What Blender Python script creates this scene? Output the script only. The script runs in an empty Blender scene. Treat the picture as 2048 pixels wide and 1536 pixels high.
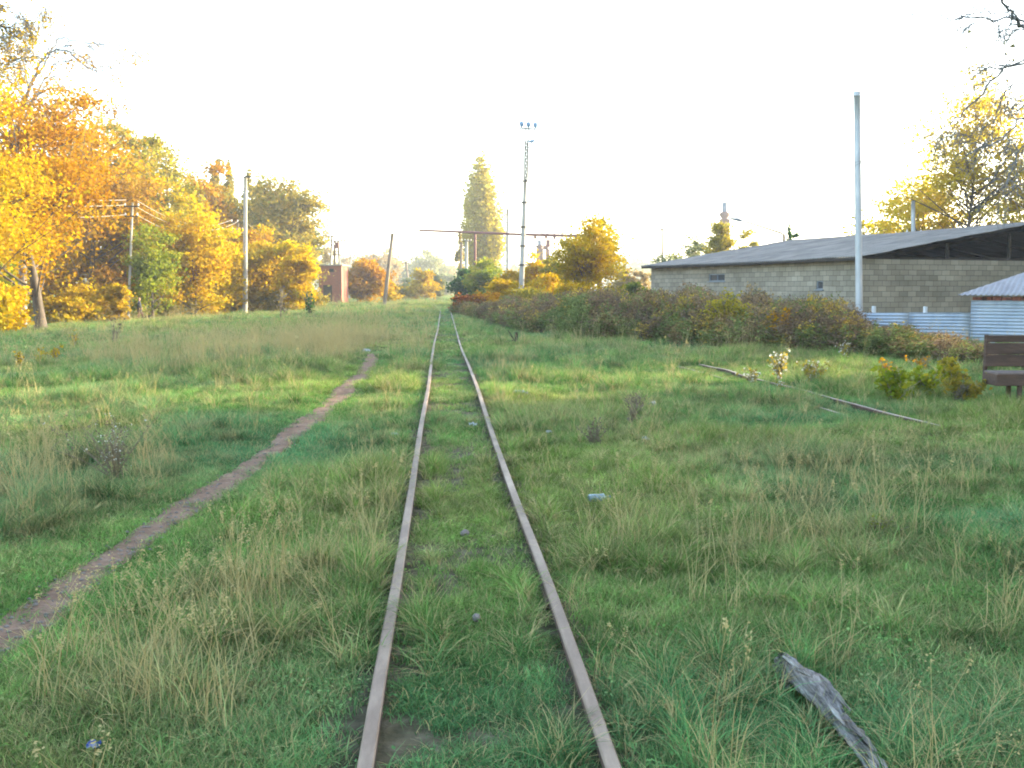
import bpy, math, random
import numpy as np
R = math.radians
random.seed(7)
RNG = np.random.default_rng(11)
scene = bpy.context.scene
COL = scene.collection

# ------------------------------------------------------------------ camera, sky, sun, exposure
CAMH = 1.62
PITCH = math.atan(190 / 2000)
cam = bpy.data.cameras.new('camera')
cam.lens = 36 * 2000 / 2048
cam.sensor_width = 36
cam.clip_end = 5000
cam.clip_start = 0.05
camo = bpy.data.objects.new('camera', cam)
COL.objects.link(camo)
camo.location = (0, 0, CAMH)
camo.rotation_euler = (math.pi / 2 - PITCH, 0, 0)
scene.camera = camo

SUN_EL = R(13)
SUN_AZ = math.atan2(0.91, 0.41)          # clockwise from +Y
world = bpy.data.worlds.new("World")
scene.world = world
world.use_nodes = True
nt = world.node_tree
bg = nt.nodes['Background']
sky = nt.nodes.new('ShaderNodeTexSky')
sky.sky_type = 'NISHITA'
sky.sun_disc = False
sky.sun_elevation = SUN_EL
sky.sun_rotation = SUN_AZ
sky.air_density = 1.0
sky.dust_density = 1.6
sky.ozone_density = 1.0
nt.links.new(sky.outputs[0], bg.inputs[0])
bg.inputs[1].default_value = 0.15
sun = bpy.data.lights.new('sun', 'SUN')
sun.energy = 3.2
sun.angle = R(0.5)
sun.color = (1.0, 0.85, 0.54)
suno = bpy.data.objects.new('sun', sun)
COL.objects.link(suno)
suno.rotation_euler = (math.pi / 2 - SUN_EL, 0, math.pi - SUN_AZ)
scene.view_settings.view_transform = 'Standard'
scene.view_settings.look = 'None'
scene.view_settings.gamma = 1
scene.view_settings.exposure = 3.0
scene.cycles.filter_width = 1.9
scene.cycles.max_bounces = 6
scene.cycles.diffuse_bounces = 3
scene.cycles.transmission_bounces = 4
scene.cycles.transparent_max_bounces = 4
scene.cycles.volume_bounces = 0
scene.cycles.use_denoising = True

# ------------------------------------------------------------------ projection helpers (photo pixels to real points)
def ray(px, py):
    u = (px - 1024) / 2000; v = (768 - py) / 2000
    cp, sp = math.cos(PITCH), math.sin(PITCH)
    return np.array([u, cp + v * sp, -sp + v * cp])
def at(px, py, z=0.0):
    r = ray(px, py); t = (z - CAMH) / r[2]
    return np.array([r[0] * t, r[1] * t, z])
def pt(px, py, Y):
    r = ray(px, py); t = Y / r[1]
    return np.array([r[0] * t, Y, CAMH + r[2] * t])
_L = RNG.random((256, 256))
def vn(x, y, f=1.0, s=0):
    x = np.asarray(x, float) * f + 17.3 * s + 500; y = np.asarray(y, float) * f + 7.7 * s + 500
    xi = np.floor(x).astype(int); yi = np.floor(y).astype(int)
    fx = x - xi; fy = y - yi
    fx = fx * fx * (3 - 2 * fx); fy = fy * fy * (3 - 2 * fy)
    a = _L[xi % 256, yi % 256]; b = _L[(xi + 1) % 256, yi % 256]
    c = _L[xi % 256, (yi + 1) % 256]; d = _L[(xi + 1) % 256, (yi + 1) % 256]
    return (a * (1 - fx) + b * fx) * (1 - fy) + (c * (1 - fx) + d * fx) * fy
def sm(t):
    t = np.clip(t, 0, 1); return t * t * (3 - 2 * t)
def H(x, y):
    x = np.asarray(x, float); y = np.asarray(y, float)
    h = (vn(x, y, .55, 1) - .5) * .09 + (vn(x, y, 1.9, 2) - .5) * .035 + (vn(x, y, .16, 3) - .5) * .16 * sm((np.abs(x) - 2) / 4)
    h = h - .42 * sm((-x - 13) / 10) * sm((95 - y) / 25) * sm((y - 25) / 25)
    tr = np.exp(-((x - .15 + .068 * y) / 1.3) ** 2)
    return h * (1 - .8 * tr) - .0
def Hs(x, y): return float(H(x, y))

# ------------------------------------------------------------------ object helpers
def tag(o, label=None, cat=None, group=None, kind=None):
    if label: o['label'] = label
    if cat: o['category'] = cat
    if group: o['group'] = group
    if kind: o['kind'] = kind
    return o
def thing(name, label, cat, loc=(0, 0, 0), rz=0, group=None):
    o = bpy.data.objects.new(name, None); COL.objects.link(o)
    o.empty_display_size = .2
    o.location = tuple(float(v) for v in loc); o.rotation_euler = (0, 0, rz)
    return tag(o, label, cat, group)
class MB:
    def __init__(s): s.v = []; s.f = []; s.n = 0; s.a = []
    def add(s, v, f, tone=None):
        v = np.asarray(v, float).reshape(-1, 3); f = np.asarray(f, int)
        s.v.append(v); s.f.append(f + s.n); s.n += len(v)
        s.a.append(np.full(len(v), .5) if tone is None else np.broadcast_to(tone, (len(v),)))
        return s
    def box(s, c, d, rz=0, tilt=None):
        x, y, z = [q / 2 for q in d]
        v = np.array([[-x,-y,-z],[x,-y,-z],[x,y,-z],[-x,y,-z],[-x,-y,z],[x,-y,z],[x,y,z],[-x,y,z]])
        if tilt is not None: v = v @ np.asarray(tilt).T
        if rz:
            co, si = math.cos(rz), math.sin(rz); v = v @ np.array([[co, si, 0], [-si, co, 0], [0, 0, 1]])
        return s.add(v + np.asarray(c), [[0,3,2,1],[4,5,6,7],[0,1,5,4],[1,2,6,5],[2,3,7,6],[3,0,4,7]])
    def tube(s, path, rad, n=6, caps=True, tone=None):
        P = np.asarray(path, float); m = len(P)
        rad = np.broadcast_to(np.asarray(rad, float), (m,))
        T = np.gradient(P, axis=0); T /= np.linalg.norm(T, axis=1)[:, None] + 1e-9
        up = np.array([0, 0, 1.]) if abs(T[0][2]) < .8 else np.array([1., 0, 0])
        U = np.cross(T, up); U /= np.linalg.norm(U, axis=1)[:, None] + 1e-9
        W = np.cross(T, U)
        a = np.arange(n) * 2 * math.pi / n
        v = P[:, None, :] + rad[:, None, None] * (np.cos(a)[None, :, None] * U[:, None, :] + np.sin(a)[None, :, None] * W[:, None, :])
        v = v.reshape(-1, 3); i = np.arange(m - 1)[:, None] * n; j = np.arange(n)[None, :]; k = (j + 1) % n
        f = np.stack([i + j, i + k, i + n + k, i + n + j], -1).reshape(-1, 4)
        s.add(v, f, tone)
        if caps:
            b = s.n - len(v)
            for base, order in ((0, 1), ((m - 1) * n, -1)):
                c = P[0] if base == 0 else P[-1]
                idx = np.arange(n)[::order]
                s.add([c], np.zeros((0, 3), int), tone)
                ff = np.stack([np.full(n, s.n - 1), b + base + idx, b + base + np.roll(idx, -1)], -1)
                s.f.append(ff)
        return s
    def mesh(s, name, smooth=False, tone=False):
        me = bpy.data.meshes.new(name)
        V = np.concatenate(s.v) if s.v else np.zeros((0, 3))
        F = [f for f in s.f if len(f)]
        lt = np.concatenate([np.full(len(f), f.shape[1]) for f in F])
        li = np.concatenate([f.ravel() for f in F])
        me.vertices.add(len(V)); me.vertices.foreach_set('co', V.astype(np.float32).ravel())
        me.loops.add(len(li)); me.loops.foreach_set('vertex_index', li.astype(np.int32))
        me.polygons.add(len(lt))
        ls = np.concatenate([[0], np.cumsum(lt)[:-1]])
        me.polygons.foreach_set('loop_start', ls.astype(np.int32))
        me.polygons.foreach_set('use_smooth', np.full(len(lt), smooth))
        if tone:
            at_ = me.attributes.new('tone', 'FLOAT', 'POINT'); at_.data.foreach_set('value', np.concatenate(s.a).astype(np.float32))
        me.update(calc_edges=True)
        return me
    def obj(s, name, mat, parent=None, smooth=False, loc=None, tone=False, bevel=0):
        me = s.mesh(name, smooth, tone)
        if mat: me.materials.append(mat)
        o = bpy.data.objects.new(name, me); COL.objects.link(o)
        if parent: o.parent = parent
        if loc is not None: o.location = tuple(float(q) for q in loc)
        if bevel:
            b = o.modifiers.new('bevel', 'BEVEL'); b.width = bevel; b.segments = 2; b.limit_method = 'ANGLE'
        return o

# ------------------------------------------------------------------ materials
def newmat(name):
    m = bpy.data.materials.new(name); m.use_nodes = True
    n = m.node_tree.nodes; l = m.node_tree.links
    return m, n, l, n['Principled BSDF']
def ramp(n, l, fac, stops):
    r = n.new('ShaderNodeValToRGB'); l.new(fac, r.inputs[0])
    e = r.color_ramp.elements
    while len(e) > 1: e.remove(e[-1])
    e[0].position = stops[0][0]; e[0].color = (*stops[0][1], 1)
    for p, c in stops[1:]:
        q = e.new(p); q.color = (*c, 1)
    return r.outputs[0]
def surf(name, stops, scale=3, detail=6, rough=.85, bump=.3, bscale=None, coord='Object', stretch=(1, 1, 1), metallic=0, bdist=.02):
    m, n, l, b = newmat(name)
    tc = n.new('ShaderNodeTexCoord'); mp = n.new('ShaderNodeMapping'); mp.inputs['Scale'].default_value = stretch
    l.new(tc.outputs[coord], mp.inputs[0])
    no = n.new('ShaderNodeTexNoise'); no.inputs['Scale'].default_value = scale; no.inputs['Detail'].default_value = detail; no.inputs['Roughness'].default_value = .65
    l.new(mp.outputs[0], no.inputs[0])
    l.new(ramp(n, l, no.outputs[0], stops), b.inputs['Base Color'])
    b.inputs['Roughness'].default_value = rough; b.inputs['Metallic'].default_value = metallic
    b.inputs['Specular IOR Level'].default_value = .3
    if bump:
        n2 = n.new('ShaderNodeTexNoise'); n2.inputs['Scale'].default_value = bscale or scale * 4; n2.inputs['Detail'].default_value = 5
        l.new(mp.outputs[0], n2.inputs[0])
        bp = n.new('ShaderNodeBump'); bp.inputs['Strength'].default_value = bump; bp.inputs['Distance'].default_value = bdist
        l.new(n2.outputs[0], bp.inputs['Height']); l.new(bp.outputs[0], b.inputs['Normal'])
    return m
def leafmat(name, cols, trans=.45, k_=None):
    k_ = k_ if k_ else {'yellow_leaves': .70, 'golden_leaves': .72, 'orange_leaves': .68, 'russet_leaves': .74, 'lime_leaves': .7, 'yellow_green_leaves': .68, 'poplar_leaves': .75}.get(name, .9)
    g_ = 1.03 if k_ < .8 else 1.0; cols = [(k_ * c[0], k_ * c[1] * g_, k_ * c[2]) for c in cols]
    m, n, l, b = newmat(name); n.remove(b)
    g = n.new('ShaderNodeNewGeometry')
    tc = n.new('ShaderNodeTexCoord'); no = n.new('ShaderNodeTexNoise'); no.inputs['Scale'].default_value = .45; no.inputs['Detail'].default_value = 2
    l.new(tc.outputs['Object'], no.inputs[0])
    ma = n.new('ShaderNodeMath'); ma.operation = 'MULTIPLY_ADD'; l.new(no.outputs[0], ma.inputs[0]); ma.inputs[1].default_value = 1.5; ma.inputs[2].default_value = -.5
    mx = n.new('ShaderNodeMath'); mx.operation = 'MULTIPLY_ADD'; l.new(g.outputs['Random Per Island'], mx.inputs[0]); mx.inputs[1].default_value = .5
    l.new(ma.outputs[0], mx.inputs[2])
    k = len(cols); c = ramp(n, l, mx.outputs[0], [(.1 + .8 * i / (k - 1), q) for i, q in enumerate(cols)])
    d = n.new('ShaderNodeBsdfDiffuse'); t = n.new('ShaderNodeBsdfTranslucent'); s = n.new('ShaderNodeMixShader')
    l.new(c, d.inputs[0]); l.new(c, t.inputs[0]); s.inputs[0].default_value = trans
    l.new(d.outputs[0], s.inputs[1]); l.new(t.outputs[0], s.inputs[2])
    l.new(s.outputs[0], n['Material Output'].inputs[0])
    return m
LEAF = {
 'yellow': leafmat('yellow_leaves', [(.58,.30,.004), (.74,.46,.004), (.80,.56,.008), (.58,.50,.03)]),
 'gold': leafmat('golden_leaves', [(.42,.24,.005), (.60,.38,.005), (.68,.46,.008), (.42,.37,.03)]),
 'orange': leafmat('orange_leaves', [(.38,.16,.005), (.58,.27,.004), (.70,.37,.004), (.46,.33,.03)]),
 'rust': leafmat('russet_leaves', [(.26,.13,.03), (.42,.22,.03), (.52,.30,.03), (.30,.25,.05)]),
 'olive': leafmat('olive_leaves', [(.15,.15,.04), (.28,.24,.04), (.42,.30,.04), (.22,.24,.05)]),
 'lime': leafmat('lime_leaves', [(.16,.22,.03), (.28,.34,.03), (.38,.38,.03), (.50,.36,.03)]),
 'yellowgreen': leafmat('yellow_green_leaves', [(.26,.24,.03), (.42,.36,.04), (.55,.42,.04), (.34,.34,.05)]),
 'green': leafmat('green_leaves', [(.03,.09,.025), (.06,.15,.03), (.11,.20,.04)]),
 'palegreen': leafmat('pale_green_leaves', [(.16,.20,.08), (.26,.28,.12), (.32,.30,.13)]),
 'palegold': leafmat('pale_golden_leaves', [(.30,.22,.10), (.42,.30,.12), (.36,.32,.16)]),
 'palegold2': leafmat('backlit_golden_leaves', [(.46,.34,.03), (.62,.46,.03), (.72,.54,.04), (.56,.38,.03)], .6),
 'poplar': leafmat('poplar_leaves', [(.30,.31,.06), (.52,.43,.05), (.62,.47,.05), (.40,.37,.07)]),
 'redbrown': leafmat('red_brown_leaves', [(.15,.05,.03), (.28,.09,.03), (.42,.17,.03), (.2,.13,.04)]),
}
BARK = surf('bark', [(.3, (.05,.038,.03)), (.6, (.12,.095,.075)), (.8, (.17,.14,.11))], 8, stretch=(1,1,.25), bump=.6)
BARKG = surf('grey_bark', [(.3, (.11,.10,.095)), (.7, (.25,.23,.21))], 9, stretch=(1,1,.25), bump=.6)
CONC = surf('weathered_concrete', [(.3, (.27,.25,.22)), (.6, (.40,.38,.34)), (.8, (.48,.45,.41))], 4, stretch=(1,1,.3), bump=.2)
WOODP = surf('grey_pole_wood', [(.3, (.13,.10,.07)), (.6, (.24,.19,.14)), (.8, (.33,.27,.2))], 6, stretch=(1,1,.1), bump=.4)
DARKM = surf('dark_iron', [(.3, (.03,.028,.028)), (.7, (.09,.075,.07))], 8, rough=.6, bump=.1, metallic=.4)
REDM = surf('red_painted_iron', [(.3, (.12,.045,.04)), (.7, (.22,.09,.075))], 8, rough=.6, bump=.1)
BLUEGL = surf('blue_lamp_housing', [(.3, (.08,.17,.3)), (.7, (.12,.24,.4))], 6, rough=.4, bump=0)
CERAM = surf('white_insulator', [(.3, (.6,.58,.52)), (.7, (.75,.73,.68))], 6, rough=.3, bump=0)
WIREM = surf('aluminium_wire', [(.3, (.45,.42,.36)), (.7, (.55,.5,.42))], 5, rough=.45, bump=0)
GALV = surf('galvanised_pipe', [(.3, (.36,.37,.38)), (.6, (.47,.48,.49)), (.8, (.56,.56,.56))], 3, stretch=(1,1,.4), rough=.5, bump=.05, metallic=.25)

# ------------------------------------------------------------------ ground and path
def grid_axis(lo, hi, near, fine, growth):
    out = [0.0]; st = fine
    while out[-1] < hi:
        out.append(out[-1] + st)
        if out[-1] > near: st *= growth
    neg = [0.0]; st = fine
    while neg[-1] > lo:
        neg.append(neg[-1] - st)
        if -neg[-1] > near: st *= growth
    return np.array(neg[::-1][:-1] + out)
gx = grid_axis(-1500, 1500, 9, .16, 1.05); gy = grid_axis(-400, 2500, 22, .16, 1.05)
X, Y = np.meshgrid(gx, gy)
Z = H(X, Y) * np.clip((300 - np.hypot(X, Y)) / 200, 0, 1)
nx, ny = len(gx), len(gy)
i = np.arange(ny - 1)[:, None] * nx; j = np.arange(nx - 1)[None, :]
F = np.stack([i + j, i + j + 1, i + nx + j + 1, i + nx + j], -1).reshape(-1, 4)
gm, n, l, b = newmat('ground_turf')
tc = n.new('ShaderNodeTexCoord')
n1 = n.new('ShaderNodeTexNoise'); n1.inputs['Scale'].default_value = .35; n1.inputs['Detail'].default_value = 8; n1.inputs['Roughness'].default_value = .7
n2 = n.new('ShaderNodeTexNoise'); n2.inputs['Scale'].default_value = 9; n2.inputs['Detail'].default_value = 8
l.new(tc.outputs['Object'], n1.inputs[0]); l.new(tc.outputs['Object'], n2.inputs[0])
ca = ramp(n, l, n1.outputs[0], [(.35, (.045,.085,.022)), (.5, (.075,.12,.03)), (.62, (.13,.13,.045)), (.75, (.20,.16,.07))])
cb = ramp(n, l, n2.outputs[0], [(.35, (.035,.05,.018)), (.55, (.07,.085,.03)), (.75, (.14,.11,.06))])
mx = n.new('ShaderNodeMixRGB'); mx.inputs[0].default_value = .5
l.new(ca, mx.inputs[1]); l.new(cb, mx.inputs[2])
sx = n.new('ShaderNodeSeparateXYZ'); l.new(tc.outputs['Object'], sx.inputs[0])
ty = n.new('ShaderNodeMath'); ty.operation = 'MULTIPLY_ADD'; l.new(sx.outputs[1], ty.inputs[0]); ty.inputs[1].default_value = .068; l.new(sx.outputs[0], ty.inputs[2])
tb = n.new('ShaderNodeMath'); tb.operation = 'COMPARE'; l.new(ty.outputs[0], tb.inputs[0]); tb.inputs[1].default_value = .15; tb.inputs[2].default_value = .62
ms = n.new('ShaderNodeMixRGB'); tf = n.new('ShaderNodeMath'); tf.operation = 'MULTIPLY'; tf.inputs[1].default_value = .75; l.new(tb.outputs[0], tf.inputs[0]); l.new(tf.outputs[0], ms.inputs[0])
l.new(mx.outputs[0], ms.inputs[1]); l.new(ramp(n, l, n2.outputs[0], [(.35, (.07,.05,.035)), (.6, (.14,.105,.075)), (.8, (.22,.18,.13))]), ms.inputs[2])
l.new(ms.outputs[0], b.inputs['Base Color'])
b.inputs['Roughness'].default_value = 1; b.inputs['Specular IOR Level'].default_value = .05
bp = n.new('ShaderNodeBump'); bp.inputs['Strength'].default_value = .8; bp.inputs['Distance'].default_value = .06
l.new(n2.outputs[0], bp.inputs['Height']); l.new(bp.outputs[0], b.inputs['Normal'])
g = MB().add(np.stack([X, Y, Z], -1).reshape(-1, 3), F).obj('ground', gm, smooth=True)
tag(g, kind='structure')

PATHPX = [(-230, 1430), (-80, 1330), (0, 1274), (100, 1205), (205, 1128), (310, 1062), (395, 1003), (480, 950), (555, 893), (618, 845), (680, 788), (722, 752), (742, 722), (748, 706)]
PC = np.array([at(*p)[:2] for p in PATHPX])
_tt = np.linspace(0, len(PC) - 1, 260)
PC = np.stack([np.interp(_tt, np.arange(len(PC)), PC[:, k]) for k in (0, 1)], 1)
for _ in range(6): PC[1:-1] = (PC[:-2] + PC[1:-1] * 2 + PC[2:]) / 4
def path_dist(x, y):
    xc = np.interp(y, PC[:, 1], PC[:, 0]); return np.abs(x - xc)
def path_w(y): return .12 + .05 * (vn(y, 0 * y, 1.1, 9) - .5) * 2 + .015 * np.clip(y / 10, 0, 1)
pv = []
ys_ = PC[:, 1]
for q, (x, y) in enumerate(PC):
    wl = path_w(np.array([y]))[0] * 1.25 + .05 * (vn(y, 3., 5, 21) - .5); wr = path_w(np.array([y]))[0] * 1.25 + .05 * (vn(y, 9., 5, 22) - .5)
    xs = np.linspace(x - wl, x + wr, 9)
    for kx, xx in enumerate(xs): pv.append((xx, y, Hs(xx, y) + (.012 if 0 < kx < 8 else -.02)))
i = np.arange(len(PC) - 1)[:, None] * 9; j = np.arange(8)[None, :]
pm, n, l, b = newmat('trodden_earth')
tc = n.new('ShaderNodeTexCoord'); n1 = n.new('ShaderNodeTexNoise'); n1.inputs['Scale'].default_value = 5; n1.inputs['Detail'].default_value = 10; n1.inputs['Roughness'].default_value = .7
vo = n.new('ShaderNodeTexVoronoi'); vo.inputs['Scale'].default_value = 34
l.new(tc.outputs['Object'], n1.inputs[0]); l.new(tc.outputs['Object'], vo.inputs[0])
c1 = ramp(n, l, n1.outputs[0], [(.3, (.125,.070,.042)), (.5, (.195,.115,.070)), (.7, (.27,.175,.115))])
mx = n.new('ShaderNodeMixRGB'); mx.blend_type = 'OVERLAY'; mx.inputs[0].default_value = .0; l.new(c1, mx.inputs[1]); l.new(vo.outputs['Color'], mx.inputs[2])
hs = n.new('ShaderNodeHueSaturation'); hs.inputs['Saturation'].default_value = .9; l.new(mx.outputs[0], hs.inputs['Color']); l.new(hs.outputs[0], b.inputs['Base Color'])
b.inputs['Roughness'].default_value = .95; b.inputs['Specular IOR Level'].default_value = .1
bp = n.new('ShaderNodeBump'); bp.inputs['Strength'].default_value = .9; bp.inputs['Distance'].default_value = .015
l.new(vo.outputs[0], bp.inputs['Height']); l.new(bp.outputs[0], b.inputs['Normal'])
po = MB().add(pv, np.stack([i + j, i + j + 1, i + 9 + j + 1, i + 9 + j], -1).reshape(-1, 4)).obj('path', pm, smooth=True)
tag(po, kind='structure')

# ------------------------------------------------------------------ rails
RUST = surf('worn_rusty_rail_top', [(.3, (.125,.08,.052)), (.5, (.21,.145,.10)), (.7, (.34,.255,.18))], 5, detail=10, rough=.6, bump=.35, bscale=60, metallic=.15, bdist=.004, stretch=(1, .25, 1))
RUSTD = surf('dark_rust', [(.3, (.05,.03,.022)), (.6, (.11,.065,.045)), (.8, (.17,.10,.07))], 9, rough=.9, bump=.4, bscale=40, bdist=.004)
RAILTOP = .085
LP = [(700, 1700), (730, 1536), (760, 1345), (790, 1182), (803, 1100), (819.6, 1000), (842, 849), (857, 774), (864, 713), (869, 682), (876, 658), (879.4, 631), (882, 616)]
RP = [(1290, 1700), (1228, 1536), (1162, 1345), (1099, 1170), (1073, 1100), (1033, 1000), (994, 894), (970, 822), (955, 774), (936, 726), (922, 696), (913.6, 665), (904, 632), (899, 616)]
S1 = [(1100, 690), (1270, 716), (1380, 738), (1440, 756), (1497, 773), (1563, 791), (1651, 820), (1700, 834), (1804, 862), (1863, 880), (1960, 916), (2110, 975)]
S2 = [(1400, 728), (1470, 746), (1536, 766), (1600, 779), (1657, 796), (1748, 819), (1820, 838), (1889, 856), (1983, 879), (2032, 891), (2150, 925), (2260, 965)]
def rail_path(pts, z):
    P = np.array([at(*p, z) for p in pts])
    t = np.linspace(0, len(P) - 1, len(P) * 10)
    P = np.stack([np.interp(t, np.arange(len(P)), P[:, k]) for k in range(3)], 1)
    for _ in range(14): P[1:-1] = (P[:-2] + P[1:-1] * 2 + P[2:]) / 4
    return P
PROF = np.array([(-.021, 0), (.021, 0), (.027, -.006), (.027, -.034), (.008, -.034), (.008, -.085), (.042, -.098), (.042, -.108), (-.042, -.108), (-.042, -.098), (-.008, -.085), (-.008, -.034), (-.027, -.034), (-.027, -.006)])
def sweep(P):
    T = np.gradient(P, axis=0); T[:, 2] = 0; T /= np.linalg.norm(T, axis=1)[:, None]
    N = np.stack([T[:, 1], -T[:, 0], 0 * T[:, 0]], 1)
    k = len(PROF)
    v = P[:, None, :] + N[:, None, :] * PROF[None, :, 0, None] + np.array([0, 0, 1])[None, None] * PROF[None, :, 1, None]
    i = np.arange(len(P) - 1)[:, None] * k; j = np.arange(k)[None, :]; jj = (j + 1) % k
    f = np.stack([i + j, i + jj, i + k + jj, i + k + j], -1).reshape(-1, 4)
    m = MB().add(v.reshape(-1, 3), f)
    m.f.append(np.arange(k)[None, ::-1]); m.f.append((np.arange(k) + (len(P) - 1) * k)[None])
    return m
def add_rail(P, parent, label=None):
    o = sweep(P).obj('rail', RUST, parent)
    o.data.materials.append(RUSTD)
    k = len(PROF)
    mi = np.zeros(len(o.data.polygons), np.int32)
    for q in range((len(P) - 1) * k):
        if q % k not in (0, 1, k - 1): mi[q] = 1
    o.data.polygons.foreach_set('material_index', mi)
    if label: o['label'] = label
    return o
track = thing('railway_track', 'narrow railway track with two wavy rusty rails running through the grass to the horizon', 'railway track')
PL = rail_path(LP, RAILTOP); PR = rail_path(RP, RAILTOP)
jy = at(1099, 1170, RAILTOP)[1]; jl = at(790, 1182, RAILTOP)[1]
for P, j0 in ((PL, jl), (PR, jy)):
    k = int(np.argmin(np.abs(P[:, 1] - j0)))
    A = P[:k + 1].copy(); B = P[k:].copy(); d_ = (B[1] - B[0]) / np.linalg.norm(B[1] - B[0])
    B[0] += d_ * .011 ; B[:, 2] += -.002
    add_rail(A, track); add_rail(B, track)
    for sd in (-1, 1):
        c = P[k] + np.array([sd * .024, 0, -.06])
        MB().box(c, (.014, .38, .045), rz=math.atan2(-d_[0], d_[1])).obj('fishplate', RUSTD, track, bevel=.003)
sid = thing('siding_track', 'half buried siding rails in the grass on the right before the brown bench', 'railway track')
PS1 = rail_path(S1, .0); PS2 = rail_path(S2, .037)
PS1[:, 2] += (vn(PS1[:, 1], PS1[:, 0], 1.1, 31) - .55) * .045; PS2[:, 2] += (vn(PS2[:, 1], PS2[:, 0], .9, 32) - .40) * .05
add_rail(PS1, sid); add_rail(PS2, sid)
def near_rails(x, y):
    d = np.full(np.shape(x), 9.0)
    for P, lim in ((PL, 0), (PR, 0)):
        o = np.argsort(P[:, 1]); xc = np.interp(y, P[o, 1], P[o, 0]); d = np.minimum(d, np.abs(x - xc))
    return d
def near_siding(x, y):
    d = np.full(np.shape(x), 9.0)
    for P in (PS1, PS2):
        o = np.argsort(P[:, 1]); xc = np.interp(y, P[o, 1], P[o, 0], left=99, right=99); d = np.minimum(d, np.abs(x - xc))
    return d

# ------------------------------------------------------------------ block building on the right
TH = math.atan2(.353, .936)
C0 = (12.84, 37.0)
def blockmat(name, tint):
    m, n, l, b = newmat(name)
    tc = n.new('ShaderNodeTexCoord'); sp = n.new('ShaderNodeSeparateXYZ'); l.new(tc.outputs['Object'], sp.inputs[0])
    ad = n.new('ShaderNodeMath'); l.new(sp.outputs[0], ad.inputs[0]); l.new(sp.outputs[1], ad.inputs[1])
    cb = n.new('ShaderNodeCombineXYZ'); l.new(ad.outputs[0], cb.inputs[0]); l.new(sp.outputs[2], cb.inputs[1])
    nz = n.new('ShaderNodeTexNoise'); nz.inputs['Scale'].default_value = 1.3; nz.inputs['Detail'].default_value = 3
    l.new(cb.outputs[0], nz.inputs[0])
    dis = n.new('ShaderNodeMixRGB'); dis.blend_type = 'ADD'; dis.inputs[0].default_value = .035
    l.new(cb.outputs[0], dis.inputs[1]); l.new(nz.outputs['Color'], dis.inputs[2])
    br = n.new('ShaderNodeTexBrick'); br.inputs['Scale'].default_value = 1
    br.inputs['Brick Width'].default_value = .4; br.inputs['Row Height'].default_value = .2; br.inputs['Mortar Size'].default_value = .009; br.inputs['Mortar Smooth'].default_value = .4; br.inputs['Bias'].default_value = -.1
    br.inputs['Color1'].default_value = (*[q * 1.18 for q in tint], 1); br.inputs['Color2'].default_value = (*[q * .78 for q in tint], 1); br.inputs['Mortar'].default_value = (*[q * .42 for q in tint], 1)
    l.new(dis.outputs[0], br.inputs[0])
    n1 = n.new('ShaderNodeTexNoise'); n1.inputs['Scale'].default_value = .8; n1.inputs['Detail'].default_value = 8; l.new(tc.outputs['Object'], n1.inputs[0])
    st = ramp(n, l, n1.outputs[0], [(.3, (.6, .6, .58)), (.7, (1, 1, 1))])
    mu = n.new('ShaderNodeMixRGB'); mu.blend_type = 'MULTIPLY'; mu.inputs[0].default_value = .8; l.new(br.outputs[0], mu.inputs[1]); l.new(st, mu.inputs[2])
    l.new(mu.outputs[0], b.inputs['Base Color']); b.inputs['Roughness'].default_value = .95; b.inputs['Specular IOR Level'].default_value = .1
    bp = n.new('ShaderNodeBump'); bp.inputs['Strength'].default_value = .7; bp.inputs['Distance'].default_value = .02; bp.invert = True
    l.new(br.outputs['Fac'], bp.inputs['Height']); l.new(bp.outputs[0], b.inputs['Normal'])
    return m
BLK = blockmat('concrete_blocks', (.33, .285, .215))
house = thing('block_building', 'long low grey concrete block building with shallow corrugated roof and open dark gable', 'building', (*C0, -.05), TH)
LW, LG, WH = 16.0, 18.0, 2.80
def wall_with_holes(L, h, th, holes, axis, off):
    m = MB(); us = sorted({0, L, *[q for a, b_, c, d in holes for q in (a, b_)]}); zs = sorted({0, h, *[q for a, b_, c, d in holes for q in (c, d)]})
    for u0, u1 in zip(us, us[1:]):
        for z0, z1 in zip(zs, zs[1:]):
            if any(a <= (u0 + u1) / 2 <= b_ and c <= (z0 + z1) / 2 <= d for a, b_, c, d in holes): continue
            cc = ((u0 + u1) / 2, (z0 + z1) / 2)
            if axis == 'y': m.box((off + th / 2, cc[0], cc[1]), (th, u1 - u0, z1 - z0))
            else: m.box((cc[0], off + th / 2, cc[1]), (u1 - u0, th, z1 - z0))
    return m
def face_u(px):                        # distance along the long wall where a photo column meets it
    k = (px - 1024) / 2000; return (12.84 - k * 37) / (.353 + k * .936)
def zat(py, d): return CAMH + (578 - py) / 2000 * d
ho = []
for (a, b_, y0, y1) in ((1415, 1447, 548, 563), (1629, 1643, 562, 579)):
    u1, u0 = face_u(a), face_u(b_); dm = 37 + .936 * (u0 + u1) / 2
    ho.append((round(u0, 2), round(u1, 2), round(zat(y1, dm) + .05, 2), round(zat(y0, dm) + .05, 2)))
wall_with_holes(LW, WH, .2, ho, 'y', 0).obj('wall', BLK, house)
wg = wall_with_holes(LG - .206, WH - .03, .2, [], 'x', 0).obj('wall', BLK, house); wg.location = (.203, 0, 0)
MB().box((LG - .1, LW / 2 + .1, WH / 2), (.2, LW - .21, WH)).obj('wall', BLK, house)
MB().box((LG / 2, LW - .1, WH / 2 - .02), (LG - .42, .2, WH)).obj('wall', BLK, house)
DKGL = surf('dark_dusty_glass', [(.3, (.03,.035,.04)), (.7, (.07,.075,.08))], 3, rough=.35, bump=0)
FRM = surf('weathered_window_frame', [(.3, (.16,.18,.20)), (.7, (.26,.27,.28))], 6, bump=.1)
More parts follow.
